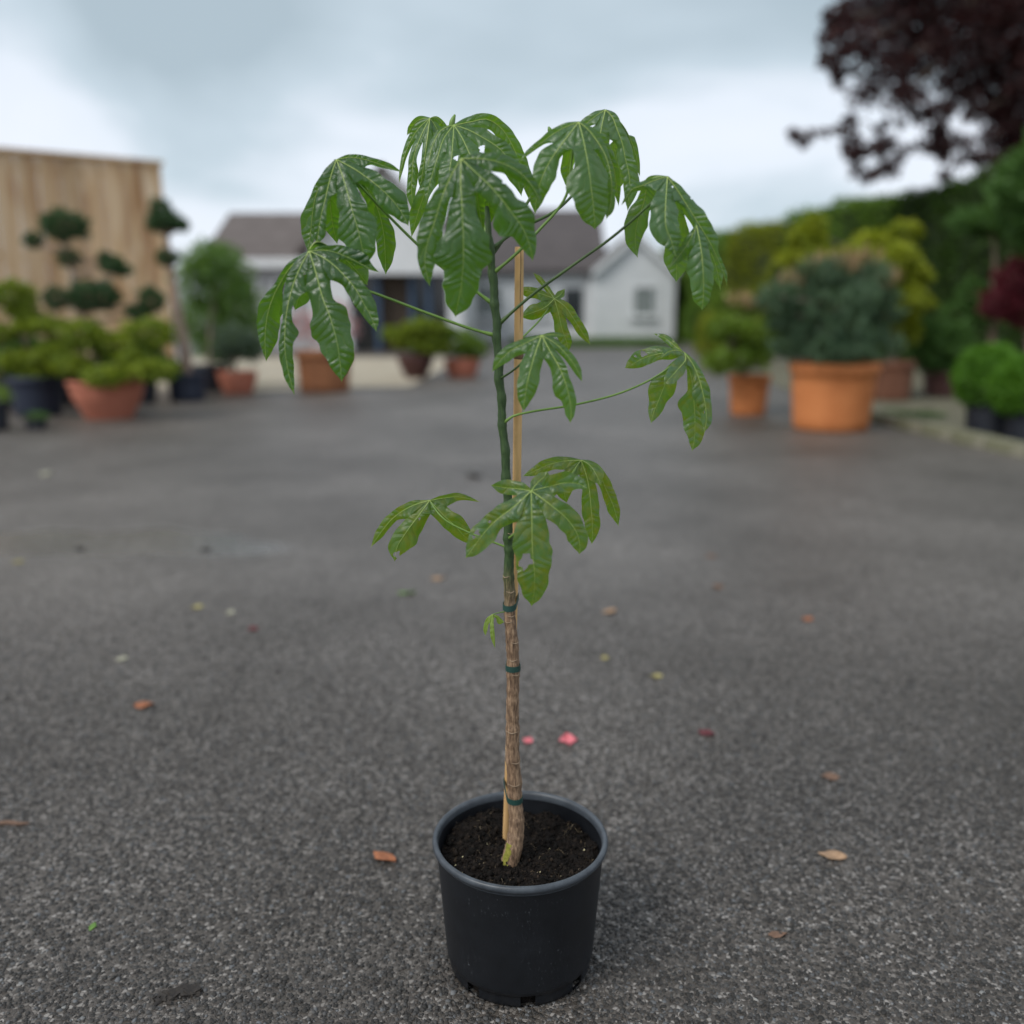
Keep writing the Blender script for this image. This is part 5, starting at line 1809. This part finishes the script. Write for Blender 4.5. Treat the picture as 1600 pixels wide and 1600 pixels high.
# D: top middle
LEAVES.append(dict(frame=z1, Y=1.325, seed=4, mat='leaf_mid', holes=[(890, 475, 30, None), (890, 505, 24, None), (620, 580, 24, None)],
    petiole=([(722, 260, 1.33), (748, 330, 1.29)], 378, 0.002, 'petiole'),
    fans=[dict(J=(595, 237), gaps={0: 0.5, 1: 0.4, 2: 0.42, 3: 0.5, 4: 0.34}, lobes=[
        ([(470, 285, 25, 30), (385, 420, 40, 30), (330, 640, 32, 30), (295, 862, 0, 0)], -1.5, -2.5),
        ([(500, 360, 50, 60), (420, 590, 70, 60), (350, 820, 60, 60), (300, 1062, 0, 0)], -2.5, -3.0),
        ([(585, 400, 60, 60), (565, 620, 110, 90), (520, 820, 90, 80), (460, 1000, 0, 0)], -3.5, -4.0),
        ([(680, 370, 50, 60), (760, 540, 110, 110), (860, 740, 120, 110), (930, 1000, 0, 0)], -3.0, -3.5),
        ([(750, 290, 50, 50), (900, 370, 100, 75), (1080, 490, 130, 95), (1230, 720, 100, 90), (1300, 985, 0, 0)], -1.0, -0.5),
        ([(770, 205, 50, 60), (930, 175, 60, 68), (1085, 265, 95, 62), (1190, 420, 90, 82), (1300, 680, 100, 80), (1400, 920, 60, 50), (1440, 1170, 0, 0)], 1.5, 2.5)]),
          dict(J=(595, 237), d=0.8, lobes=[([(480, 500, 60, 60), (440, 700, 70, 70), (360, 940, 0, 0)], 4.0, 6.0),
                                           ([(350, 800, 60, 60), (230, 1120, 90, 60), (150, 1415, 0, 0)], 1.5, 3.0)])]))
# E: the large front leaf
LEAVES.append(dict(frame=z2, Y=1.165, seed=5, mat='leaf_dark', holes=[(886, 345, 30, None)],
    petiole=([(735, 300, 1.215), (752, 370, 1.245)], 436, 0.0025, 'petiole_dark'),
    fans=[dict(J=(500, 155), gaps={0: 0.30, 1: 0.31, 2: 0.34}, lobes=[
        ([(425, 280, 35, 30), (350, 450, 75, 24), (300, 600, 105, 85), (265, 715, 125, 90), (205, 900, 85, 110), (185, 1050, 58, 92), (205, 1160, 35, 50), (232, 1262, 0, 0)], -0.5, 0.0),
        ([(495, 350, 70, 70), (507, 560, 122, 112), (512, 700, 138, 150), (518, 820, 172, 200), (520, 940, 250, 235), (519, 1025, 268, 262), (517, 1068, 262, 215), (515, 1094, 226, 165), (513, 1116, 150, 152), (510, 1150, 150, 152), (500, 1260, 168, 150), (480, 1360, 128, 120), (460, 1460, 70, 70), (448, 1522, 0, 0)], -2.0, 0.0),
        ([(600, 250, 50, 50), (750, 390, 90, 105), (880, 545, 130, 118), (950, 640, 200, 150), (1005, 710, 196, 138), (1050, 790, 120, 98), (1090, 900, 75, 62), (1118, 1042, 0, 0)], -1.5, -1.0),
        ([(700, 158, 60, 62), (890, 208, 85, 78), (1000, 270, 75, 70), (1110, 390, 26, 52), (1160, 480, 16, 30), (1185, 562, 0, 0)], 0.5, 1.0)]),
          dict(J=(500, 150), d=0.8, lobes=[
        ([(600, 330, 60, 60), (660, 620, 55, 45), (692, 812, 0, 0)], 4.5, 7.0),
        ([(660, 330, 70, 60), (740, 580, 62, 62), (752, 728, 0, 0)], 6.5, 10.0)])]))
# F: upper right front
LEAVES.append(dict(frame=z3, Y=1.235, seed=6, mat='leaf_mid', holes=[],
    petiole=([(893, 250, 1.27), (886, 302, 1.27), (840, 362, 1.258), (805, 398, 1.256)], 428, 0.0022, 'petiole'),
    fans=[dict(J=(725, 285), gaps={0: 0.48, 1: 0.30, 2: 0.30}, lobes=[
        ([(600, 330, 45, 30), (450, 410, 50, 45), (330, 500, 45, 30), (200, 605, 38, 16), (80, 722, 0, 0)], 0.5, 1.0),
        ([(620, 420, 60, 60), (500, 580, 115, 60), (400, 730, 140, 112), (325, 890, 120, 135), (272, 1080, 75, 92), (250, 1292, 0, 0)], -1.5, -1.0),
        ([(770, 450, 60, 60), (808, 640, 130, 125), (828, 750, 170, 150), (845, 870, 240, 188), (857, 960, 270, 192), (868, 1050, 245, 182), (880, 1150, 205, 165), (890, 1250, 172, 138), (897, 1350, 120, 100), (900, 1455, 0, 0)], -3.0, -3.0),
        ([(800, 340, 30, 40), (930, 500, 40, 60), (1020, 660, 62, 45), (1062, 800, 50, 38), (1085, 1000, 50, 36), (1065, 1200, 60, 50), (1022, 1345, 0, 0)], -1.0, -1.0)]),
          dict(J=(725, 285), d=0.8, lobes=[
        ([(650, 560, 70, 70), (605, 800, 75, 60), (612, 1035, 0, 0)], 4.5, 6.5),
        ([(960, 480, 60, 60), (1095, 750, 45, 48), (1140, 1000, 40, 40), (1160, 1205, 0, 0)], 3.0, 5.0)])]))
# G: upper right back
LEAVES.append(dict(frame=z3, Y=1.315, seed=7, mat='leaf_pale', holes=[],
    petiole=([(935, 240, 1.34), (880, 320, 1.32), (800, 365, 1.28)], 388, 0.0022, 'petiole_dark'),
    fans=[dict(J=(1015, 152), gaps={0: 0.5, 1: 0.46, 2: 0.4}, lobes=[
        ([(900, 225, 55, 50), (790, 320, 60, 40), (700, 430, 0, 0)], 0.0, 0.5),
        ([(985, 280, 60, 60), (955, 450, 140, 100), (930, 650, 120, 110), (900, 900, 0, 0)], -2.0, -2.5),
        ([(1080, 215, 40, 50), (1140, 360, 70, 65), (1200, 520, 60, 88), (1232, 680, 92, 90), (1268, 830, 68, 110), (1280, 960, 70, 105), (1270, 1100, 45, 60), (1255, 1255, 0, 0)], -1.0, -1.5)]),
          dict(J=(1015, 152), d=0.8, lobes=[
        ([(1190, 300, 60, 60), (1330, 590, 60, 42), (1392, 885, 0, 0)], 2.5, 4.0),
        ([(1080, 400, 80, 80), (1130, 650, 85, 85), (1185, 930, 60, 30), (1170, 1010, 0, 0)], 4.0, 6.0)])]))
# H: east side
LEAVES.append(dict(frame=z4, Y=1.235, seed=8, mat='leaf_pale', holes=[(838, 382, 12, None), (645, 268, 11, None)],
    petiole=([(1028, 306, 1.255), (1008, 326, 1.25), (960, 368, 1.25), (900, 411, 1.252), (830, 462, 1.256)], 507, 0.0022, 'petiole_dark'),
    fans=[dict(J=(595, 168), gaps={0: 0.38, 1: 0.33}, lobes=[
        ([(460, 205, 30, 40), (335, 258, 42, 48), (245, 290, 48, 30), (170, 400, 16, 14), (130, 455, 0, 0)], 0.0, 0.5),
        ([(585, 300, 60, 60), (575, 470, 155, 120), (572, 590, 155, 132), (582, 680, 152, 140), (620, 770, 135, 112), (655, 880, 62, 58), (680, 972, 0, 0)], -2.5, -3.0),
        ([(685, 290, 30, 50), (800, 470, 34, 88), (900, 630, 50, 112), (1000, 790, 70, 100), (1085, 960, 26, 32), (1150, 1110, 14, 32), (1192, 1272, 0, 0)], -0.5, 0.5)]),
          dict(J=(885, 655), d=-1.5, gaps={0: 0.45}, lobes=[
        ([(790, 850, 55, 80), (700, 970, 42, 60), (618, 1068, 0, 0)], 0.3, 0.5),
        ([(915, 800, 70, 62), (938, 950, 130, 85), (950, 1100, 162, 104), (956, 1250, 130, 95), (950, 1400, 92, 62), (940, 1505, 0, 0)], -1.2, -0.6)]),
          dict(J=(595, 168), d=0.8, lobes=[
        ([(430, 190, 30, 50), (360, 420, 80, 60), (290, 640, 130, 112), (272, 800, 95, 55), (297, 982, 0, 0)], 2.5, 3.0),
        ([(680, 500, 80, 90), (700, 820, 130, 110), (690, 1020, 125, 112), (683, 1228, 0, 0)], 3.0, 4.0),
        ([(880, 600, 60, 60), (1010, 880, 60, 60), (1085, 1080, 70, 60), (1125, 1310, 0, 0)], 1.8, 2.4)])]))
# I: small one behind the cane
LEAVES.append(dict(frame=z5, Y=1.36, seed=9, mat='leaf_under', holes=[],
    petiole=([(846, 497, 1.345), (822, 522, 1.32)], 562, 0.0015, 'petiole'),
    fans=[dict(J=(650, 500), gaps={0: 0.4, 1: 0.42, 2: 0.42, 3: 0.5, 4: 0.4}, lobes=[
        ([(560, 465, 28, 40), (460, 440, 38, 50), (320, 420, 0, 0)], 0.5, 1.0),
        ([(580, 565, 40, 40), (480, 610, 62, 60), (370, 645, 0, 0)], -1.0, -1.0),
        ([(685, 620, 45, 50), (712, 740, 62, 52), (750, 850, 45, 40), (768, 925, 0, 0)], -0.5, -0.5),
        ([(740, 565, 36, 40), (800, 650, 40, 45), (870, 760, 36, 42), (942, 872, 0, 0)], -0.5, 0.0),
        ([(695, 470, 34, 34), (735, 418, 0, 0)], 1.0, 1.5),
        ([(590, 415, 25, 22), (530, 340, 22, 20), (480, 290, 0, 0)], 1.0, 1.5)])]))
# K: small one in front of the cane
LEAVES.append(dict(frame=z5, Y=1.175, seed=10, mat='leaf_mid', holes=[],
    petiole=([(832, 548, 1.20), (810, 572, 1.225)], 591, 0.0016, 'petiole_dark'),
    fans=[dict(J=(550, 795), gaps={0: 0.42, 1: 0.33, 2: 0.30, 3: 0.45}, lobes=[
        ([(430, 852, 38, 45), (290, 925, 55, 66), (210, 1000, 44, 42), (148, 1092, 0, 0)], 0.0, 0.5),
        ([(503, 920, 50, 50), (462, 1060, 90, 85), (435, 1170, 85, 88), (415, 1290, 58, 62), (402, 1412, 0, 0)], -1.8, -2.0),
        ([(620, 930, 50, 40), (690, 1050, 70, 55), (742, 1180, 112, 46), (762, 1250, 112, 50), (775, 1320, 62, 52), (786, 1420, 52, 32), (778, 1505, 0, 0)], -1.8, -2.0),
        ([(660, 862, 30, 30), (755, 955, 38, 38), (825, 1055, 36, 36), (877, 1172, 0, 0)], -0.5, -0.5),
        ([(640, 790, 22, 22), (765, 802, 0, 0)], 1.0, 1.6)])]))
# L: far east, on the long pale petiole
LEAVES.append(dict(frame=z6, Y=1.245, seed=11, mat='leaf_old', holes=[(498, 172, 14, None), (328, 385, 34, None), (238, 412, 13, None), (1015, 1052, 14, 2)],
    petiole=([(1046, 574, 1.262), (1032, 584, 1.262), (980, 610, 1.258), (900, 632, 1.255), (822, 645, 1.255), (802, 650, 1.255)], 664, 0.0017, 'petiole'),
    fans=[dict(J=(795, 372), d=0, gaps={0: 0.5, 1: 0.4}, lobes=[
        ([(700, 345, 22, 30), (610, 365, 34, 34), (528, 432, 0, 0)], -2.0, -3.0),
        ([(810, 430, 45, 60), (720, 560, 95, 92), (630, 660, 70, 72), (562, 728, 0, 0)], -2.5, -4.0),
        ([(900, 520, 45, 50), (970, 700, 92, 72), (1005, 830, 118, 84), (1035, 980, 92, 72), (1045, 1130, 60, 60), (1015, 1292, 0, 0)], -1.0, -1.5)]),
          dict(J=(790, 380), d=0.6, gaps={0: 0.4, 1: 0.0, 2: 0.0}, lobes=[
        ([(680, 290, 35, 35), (590, 215, 42, 38), (440, 155, 0, 0)], 1.0, 2.0),
        ([(640, 370, 60, 80), (480, 390, 92, 75), (310, 445, 110, 85), (200, 505, 70, 52), (115, 547, 0, 0)], 1.0, 2.0),
        ([(660, 560, 60, 60), (560, 770, 165, 135), (500, 920, 118, 95), (445, 1060, 66, 70), (415, 1178, 0, 0)], 2.0, 2.0),
        ([(865, 620, 40, 50), (890, 780, 60, 60), (905, 950, 205, 80), (914, 1060, 142, 105), (915, 1200, 128, 130), (905, 1380, 62, 78), (880, 1492, 0, 0)], 2.0, 2.0)])]))
# M: low front leaf
LEAVES.append(dict(frame=z7, Y=1.15, seed=12, mat='leaf_old', holes=[(955, 672, 36, None), (940, 700, 26, None), (672, 520, 16, 1), (655, 540, 10, 1), (745, 455, 8, 1)],
    petiole=([(822, 800, 1.19), (812, 825, 1.22)], 842, 0.0022, 'petiole'),
    fans=[dict(J=(982, 280), closed=False, gaps={0: 0.42, 1: 0.40, 2: 0.42, 3: 0.42, 4: 0.5}, lobes=[
        ([(905, 268, 45, 40), (830, 262, 48, 40), (752, 248, 0, 0)], 1.5, 1.0),
        ([(885, 370, 50, 50), (785, 445, 62, 55), (705, 530, 66, 70), (645, 615, 42, 46), (608, 662, 0, 0)], -1.0, -0.5),
        ([(985, 420, 60, 60), (987, 540, 108, 102), (990, 640, 105, 108), (1000, 740, 98, 92), (1000, 830, 82, 68), (994, 890, 58, 36), (983, 937, 0, 0)], -1.5, 0.0),
        ([(1085, 355, 50, 50), (1190, 445, 66, 66), (1245, 530, 64, 58), (1258, 590, 42, 40), (1255, 642, 0, 0)], -0.8, 0.0),
        ([(1085, 255, 50, 60), (1180, 235, 55, 62), (1250, 240, 36, 45), (1302, 268, 0, 0)], 1.0, 0.5),
        ([(1020, 232, 38, 38), (1055, 200, 40, 36), (1074, 168, 0, 0)], 1.5, 2.5)])]))
# N: low right, seen from below
LEAVES.append(dict(frame=z7, Y=1.335, seed=13, mat='leaf_under', holes=[],
    petiole=([(895, 740, 1.33), (850, 790, 1.30)], 846, 0.0019, 'petiole'),
    fans=[dict(J=(1265, 107), gaps={0: 0.45, 1: 0.35, 2: 0.35}, lobes=[
        ([(1180, 110, 24, 45), (1080, 132, 38, 36), (1000, 168, 24, 26), (933, 197, 0, 0)], 0.5, 0.5),
        ([(1205, 190, 40, 40), (1170, 270, 45, 45), (1185, 350, 0, 0)], -0.5, -0.5),
        ([(1302, 220, 36, 34), (1322, 380, 52, 48), (1330, 480, 46, 42), (1326, 587, 0, 0)], -1.0, -1.0),
        ([(1350, 150, 34, 22), (1402, 260, 28, 40), (1450, 370, 42, 34), (1478, 482, 0, 0)], 0.0, 0.0)]),
          dict(J=(1270, 107), d=-0.5, lobes=[([(1310, 130, 24, 24), (1350, 185, 48, 48), (1378, 250, 0, 0)], -1.5, -2.5)])]))
# O: low left, seen from below
LEAVES.append(dict(frame=z7, Y=1.295, seed=14, mat='leaf_under', holes=[(218, 642, 18, None), (348, 438, 7, None)],
    petiole=([(695, 812, 1.275), (728, 830, 1.27), (760, 843, 1.265)], 858, 0.0016, 'petiole'),
    fans=[dict(J=(405, 335), gaps={0: 0.45, 1: 0.3, 2: 0.4}, lobes=[
        ([(300, 368, 28, 32), (200, 432, 34, 26), (125, 520, 28, 22), (70, 602, 0, 0)], 0.5, 0.5),
        ([(335, 430, 45, 55), (265, 525, 58, 80), (220, 600, 50, 58), (205, 682, 0, 0)], -1.5, -1.5),
        ([(480, 415, 45, 45), (560, 490, 48, 62), (610, 545, 30, 45), (650, 578, 0, 0)], -1.0, -0.5),
        ([(480, 322, 55, 18), (560, 314, 24, 22), (692, 344, 0, 0)], 1.0, 1.5)])]))
# P: tiny shoot on the lower stem
LEAVES.append(dict(frame=z8, Y=1.25, seed=15, mat='leaf_young', holes=[], label='tiny yellow-green new leaf on the lower stem',
    petiole=([(781, 957, 1.255)], 957, 0.0009, 'petiole'),
    fans=[dict(J=(305, 985), gaps={0: 0.4, 1: 0.3}, lobes=[
        ([(262, 1040, 22, 18), (240, 1120, 24, 18), (240, 1192, 0, 0)], 0.0, 0.0),
        ([(300, 1080, 18, 16), (308, 1190, 22, 20), (330, 1312, 0, 0)], -0.6, -0.5),
        ([(350, 1010, 16, 14), (385, 1045, 42, 16), (418, 1060, 0, 0)], 0.3, 0.5)])]))
for sp_ in LEAVES:
    build_leaf(sp_)
# folded bud at the tip, behind the top leaves
b = MB()
b.tube(catmull3([tuple(P(716, 215, 1.37)), tuple(P(706, 198, 1.37)), tuple(P(711, 179, 1.37))], 8), [.0016, .002, .0024, .0036, .0042, .004, .003, .0012], 8)
b.build('bud', M['petiole'], tree, True)
b = MB()
b.tube(catmull3([tuple(P(880, 215, 1.33)), tuple(P(862, 208, 1.33)), tuple(P(857, 198, 1.33))], 8), [.0014, .0016, .002, .0032, .0036, .0034, .003, .0012], 8)
b.build('bud', M['petiole'], tree, True)
for q in [(P(760, 312, 1.262), P(722, 240, 1.35), P(716, 215, 1.37)), (P(768, 400, 1.262), P(840, 290, 1.33), P(880, 215, 1.33))]:
    b = MB()
    b.tube(catmull3([tuple(z) for z in q], 10), [.0026 - .0001 * k for k in range(10)], 8)
    b.build('shoot', M['petiole_dark'], tree, True)
tag(tree, 'young tree with large glossy lobed green leaves growing in the black pot', 'tree')

# ---------------------------------------------------------------- bamboo cane and its ties
cane = empty('bamboo_cane')
cp = [P(789.8, 1338, 1.325), P(796.5, 1150, 1.300), P(802, 960, 1.286), P(806.5, 800, 1.284), P(809.5, 600, 1.284), P(811.5, 386, 1.284)]
cc = catmull3([tuple(q) for q in cp], 60)
b = MB()
crad = [0.0058 + 0.0004 * (i / 59) for i in range(60)]
b.tube(cc, crad, 14, True)
b.build('shaft', M['cane'], cane, True)
M['node'] = mat_noise('cane_node', (0.10, 0.06, 0.035), (0.26, 0.16, 0.09), scale=120, rough=0.8, bump=0.6)
for y in (560, 780, 1090):
    i = int(np.argmin([abs((800 - FPX * ((q[1]) * SP + (q[2] - CAM[2]) * CP) / ((q[1]) * CP - (q[2] - CAM[2]) * SP)) - y) for q in cc]))
    q = Vector(cc[i]); dr = (Vector(cc[i + 1]) - Vector(cc[i - 1])).normalized()
    b = MB()
    b.tube([q - dr * .005, q - dr * .0022, q, q + dr * .0022, q + dr * .005], [.0061, .0067, .0072, .0067, .0061], 14, False, .03, rs)
    b.build('node', M['node'], cane, True)
# dark split down the cane's face
b = MB()
for i in range(50, 59):
    pass
q0, q1 = Vector(cc[52]), Vector(cc[59])
nn = Vector((0.30, -0.95, 0.05)).normalized()
b.tube([q0.lerp(q1, k / 5) + nn * 0.00605 + Vector((0.0003 * math.sin(k * 2), 0, 0)) for k in range(6)], [.0002, .00045, .0005, .0006, .0006, .0006], 5)
b.build('split', M['node'], cane)
tag(cane, 'slim tan bamboo cane staked beside the young tree', 'cane')


def tie(y0, slope, label, h=0.0085):
    c, r1 = stem_at(y0)
    i = int(np.argmin(np.abs(cc[:, 2] - c[2])))
    k, r2 = Vector(cc[i]), 0.0060
    c = Vector(c)
    d2 = Vector((k.x - c.x, k.y - c.y, 0))
    dist = d2.length
    a0 = math.atan2(d2.y, d2.x)
    ring = []
    r1 += 0.0009; r2 += 0.0009
    al = math.acos(max(-1, min(1, (r1 - r2) / max(dist, 1e-6)))) if dist > abs(r1 - r2) else math.pi / 2
    nseg = 16
    for s_ in range(nseg + 1):
        a = a0 + al + (2 * math.pi - 2 * al) * s_ / nseg
        ring.append((c.x + r1 * math.cos(a), c.y + r1 * math.sin(a)))
    for s_ in range(9):
        a = a0 - al + 2 * al * s_ / 8
        ring.append((k.x + r2 * math.cos(a), k.y + r2 * math.sin(a)))
    n = len(ring)
    vv, ff = [], []
    for layer, (zo, inn) in enumerate(((-h / 2, 0), (h / 2, 0))):
        for (x, y) in ring:
            u = ((x - c.x) * math.cos(a0) + (y - c.y) * math.sin(a0)) / max(dist, 0.012)
            vv.append((x, y, c.z + zo + slope * u))
    for s_ in range(n):
        s2 = (s_ + 1) % n
        ff.append((s_, s2, n + s2, n + s_))
    o = mesh_obj('plant_tie', vv, ff, M['tie'], None, False)
    md = o.modifiers.new('thickness', 'SOLIDIFY')
    md.thickness = 0.0007
    md.offset = 1
    tag(o, label, 'plant tie', 'green tape ties on the stem')


tie(947, 0.006, 'green tape tie round stem and cane below the low mottled leaf')
tie(1042, 0.0, 'green tape tie round the brown stem, middle of the three')
tie(1248, 0.004, 'green tape tie round stem and cane just above the pot rim')

# ---------------------------------------------------------------- litter on the asphalt
def mat_litter(name, c1, c2):
    return mat_noise(name, c1, c2, scale=120, rough=0.7, bump=0.4, bscale=400, dist=0.001)


ML = {'orange': mat_litter('dry_leaf_orange', (0.20, 0.065, 0.026), (0.36, 0.14, 0.065)), 'brown': mat_litter('dry_leaf_brown', (0.10, 0.055, 0.035), (0.20, 0.12, 0.08)),
      'tan': mat_litter('dry_leaf_tan', (0.26, 0.16, 0.09), (0.40, 0.26, 0.16)), 'pink': mat_litter('petal_pink', (0.50, 0.10, 0.13), (0.66, 0.20, 0.22)),
      'red': mat_litter('leaf_dark_red', (0.07, 0.012, 0.018), (0.14, 0.03, 0.035)), 'yellow': mat_litter('leaf_yellow', (0.24, 0.20, 0.07), (0.36, 0.32, 0.13)),
      'dark': mat_litter('dark_scrap', (0.012, 0.010, 0.009), (0.035, 0.028, 0.022)), 'green': mat_litter('seedling_green', (0.07, 0.15, 0.025), (0.13, 0.23, 0.05)),
      'pale': mat_litter('pale_petal', (0.26, 0.25, 0.18), (0.38, 0.37, 0.28))}


def fallen(name, x, y, lpx, wpx, rot, mat, label, cat, seed, curl=0.35):
    """curled fallen leaf lying at photo pixel (x, y); size in photo pixels."""
    g = G(x, y)
    dist = math.hypot(math.hypot(g[0], g[1]), CAM[2])
    ln, wd = lpx * dist / FPX, wpx * dist / FPX * 1.7
    rr = random.Random(seed)
    vv, ff = [], []
    nl, nw = 9, 5
    for i in range(nl):
        u = i / (nl - 1)
        w = wd / 2 * (math.sin(math.pi * min(1, u * 0.98 + 0.02)) ** 1.15) * (1 + rr.uniform(-.14, .14))
        for j in range(nw):
            t = j / (nw - 1) * 2 - 1
            z = 0.0035 + curl * ln * (0.30 * t * t * (0.5 + 0.5 * u) + 0.25 * (u - 0.45) ** 2) + 0.05 * ln * math.sin(u * 5 + t * 2 + seed)
            vv.append(((u - 0.5) * ln, t * w * (1 - 0.25 * curl), z))
    for i in range(nl - 1):
        for j in range(nw - 1):
            a = i * nw + j
            ff.append((a, a + nw, a + nw + 1, a + 1))
    mz = min(q[2] for q in vv)
    vv = [(q[0], q[1], q[2] - mz + 0.0012) for q in vv]
    o = mesh_obj(name, vv, ff, ML[mat], None, True)
    md = o.modifiers.new('thickness', 'SOLIDIFY')
    md.thickness = 0.0006
    o.location = (g[0], g[1], 0.0)
    o.rotation_euler = (0, 0, R(rot))
    tag(o, label, cat, 'litter scattered on the asphalt')
    return o


LIT = [
    ('fallen_leaf', 225, 1103, 26, 15, 10, 'orange', 'small orange dry leaf lying alone on the open asphalt', 'leaf'),
    ('fallen_leaf', 601, 1342, 42, 15, -32, 'orange', 'curled rust-orange dry leaf on the asphalt beside the pot', 'leaf'),
    ('fallen_leaf', 1300, 1340, 38, 16, -20, 'tan', 'tan dry leaf with a pointed tip on the asphalt', 'leaf'),
    ('fallen_leaf', 1297, 1216, 26, 14, -15, 'brown', 'brown rounded dry leaf on the asphalt', 'leaf'),
    ('fallen_leaf', 1104, 1147, 22, 16, 70, 'red', 'dark maroon leaf scrap on the asphalt', 'leaf'),
    ('fallen_petal', 825, 1160, 15, 12, 60, 'pink', 'smaller pink petal on the asphalt behind the pot', 'petal'),
    ('fallen_petal', 887, 1160, 25, 20, 100, 'pink', 'larger notched pink petal on the asphalt behind the pot', 'petal'),
    ('fallen_leaf', 1262, 968, 16, 13, 20, 'orange', 'small salmon-coloured leaf scrap far out on the asphalt', 'leaf'),
    ('fallen_leaf', 952, 957, 24, 11, 25, 'tan', 'narrow beige leaf scrap on the asphalt beyond the stem', 'leaf'),
    ('fallen_leaf', 1025, 1058, 20, 9, -15, 'yellow', 'pale yellow narrow leaf on the asphalt', 'leaf'),
    ('fallen_leaf', 1122, 918, 18, 11, 0, 'brown', 'small brown leaf scrap, nearer the pot of a brown pair', 'leaf'),
    ('fallen_leaf', 1112, 870, 16, 10, 10, 'brown', 'small brown leaf scrap, farther from the pot of a brown pair', 'leaf'),
    ('fallen_leaf', 685, 905, 22, 10, 15, 'tan', 'peach leaf scrap on the asphalt below the low mottled leaves', 'leaf'),
    ('fallen_leaf', 636, 928, 26, 8, 5, 'green', 'thin green leaf scrap on the asphalt below the low mottled leaves', 'leaf'),
    ('fallen_petal', 190, 1031, 16, 12, 30, 'pale', 'cream petal on the asphalt near the orange dry leaf', 'petal'),
    ('fallen_leaf', 395, 984, 16, 11, 40, 'red', 'dark red leaf scrap on the asphalt', 'leaf'),
    ('fallen_petal', 360, 958, 14, 11, 0, 'pale', 'cream petal on the asphalt near a dark red scrap', 'petal'),
    ('fallen_petal', 72, 742, 20, 14, 0, 'pale', 'cream petal on the asphalt toward the pink terracotta bowl', 'petal'),
    ('fallen_leaf', 322, 860, 16, 13, 30, 'dark', 'blackish leaf scrap by the damp patch on the asphalt', 'leaf'),
    ('fallen_leaf', 124, 858, 14, 13, 30, 'dark', 'blackish leaf scrap on the damp patch of asphalt', 'leaf'),
    ('fallen_leaf', 740, 745, 34, 14, -62, 'dark', 'dark upturned leaf lying on the asphalt past the stem', 'leaf'),
    ('fallen_leaf', 28, 879, 14, 11, 0, 'yellow', 'ochre leaf scrap at the near edge of the damp patch', 'leaf'),
    ('fallen_leaf', 308, 950, 18, 9, 20, 'yellow', 'olive-yellow leaf scrap on the asphalt', 'leaf'),
    ('fallen_leaf', 945, 1029, 14, 8, -10, 'yellow', 'tiny olive-yellow scrap on the asphalt beyond the pot', 'leaf'),
    ('seedling', 145, 1449, 10, 10, 0, 'green', 'tiny bright green seedling rooted in the asphalt', 'seedling'),
    ('fallen_leaf', 1215, 1462, 26, 9, 5, 'brown', 'thin brown leaf sliver on the asphalt', 'leaf'),
]
for i, (nm, x, y, l, w, ro, mt, lb, ct) in enumerate(LIT):
    fallen(nm, x, y, l, w, ro, mt, lb, ct, 100 + i, 0.95 if mt == 'pink' else 0.22)

# bark scraps and a twig
def scrap(name, x, y, n, spread, size, mat, label, cat, seed, flat=0.35):
    rr = random.Random(seed)
    g = G(x, y)
    b = MB()
    for k in range(n):
        s_ = size * rr.uniform(0.5, 1.3)
        px_, py_ = rr.gauss(0, spread), rr.gauss(0, spread * 0.6)
        b.box((px_, py_, s_ * flat * 0.5 + 0.001), (s_ * rr.uniform(1, 2.4), s_ * rr.uniform(.5, 1), s_ * flat), Matrix.Rotation(rr.uniform(0, 3.1), 4, 'Z') @ Matrix.Rotation(rr.uniform(-.3, .3), 4, 'X'), s_ * .18, rr)
    o = b.build(name, ML[mat], None)
    o.location = (g[0], g[1], 0)
    tag(o, label, cat)
    return o


scrap('bark_scrap', 255, 1560, 26, 0.010, 0.0065, 'dark', 'crumbled black clod of bark lying on the asphalt', 'bark', 1)
scrap('bark_scrap', 300, 1550, 9, 0.007, 0.0125, 'dark', 'flaky dark strip of bark beside the crumbled clod', 'bark', 2)
scrap('bark_scrap', 488, 1398, 4, 0.004, 0.006, 'dark', 'tiny dark crumb on the asphalt near the rust-orange leaf', 'bark', 3)
g = G(22, 1290)
b = MB()
rr = random.Random(8)
b.tube(catmull3([(-0.036, 0.0, 0.006), (-0.012, 0.003, 0.007), (0.012, -0.002, 0.006), (0.03, 0.001, 0.0055)], 10), [.0022, .0038, .0045, .0044, .004, .0045, .0042, .0038, .003, .0015], 7, True, .15, rr)
o = b.build('twig', ML['brown'], None)
o.location = (g[0], g[1], -0.001)
o.rotation_euler = (0, 0, 0.05)
tag(o, 'short brown twig lying on the asphalt', 'twig')
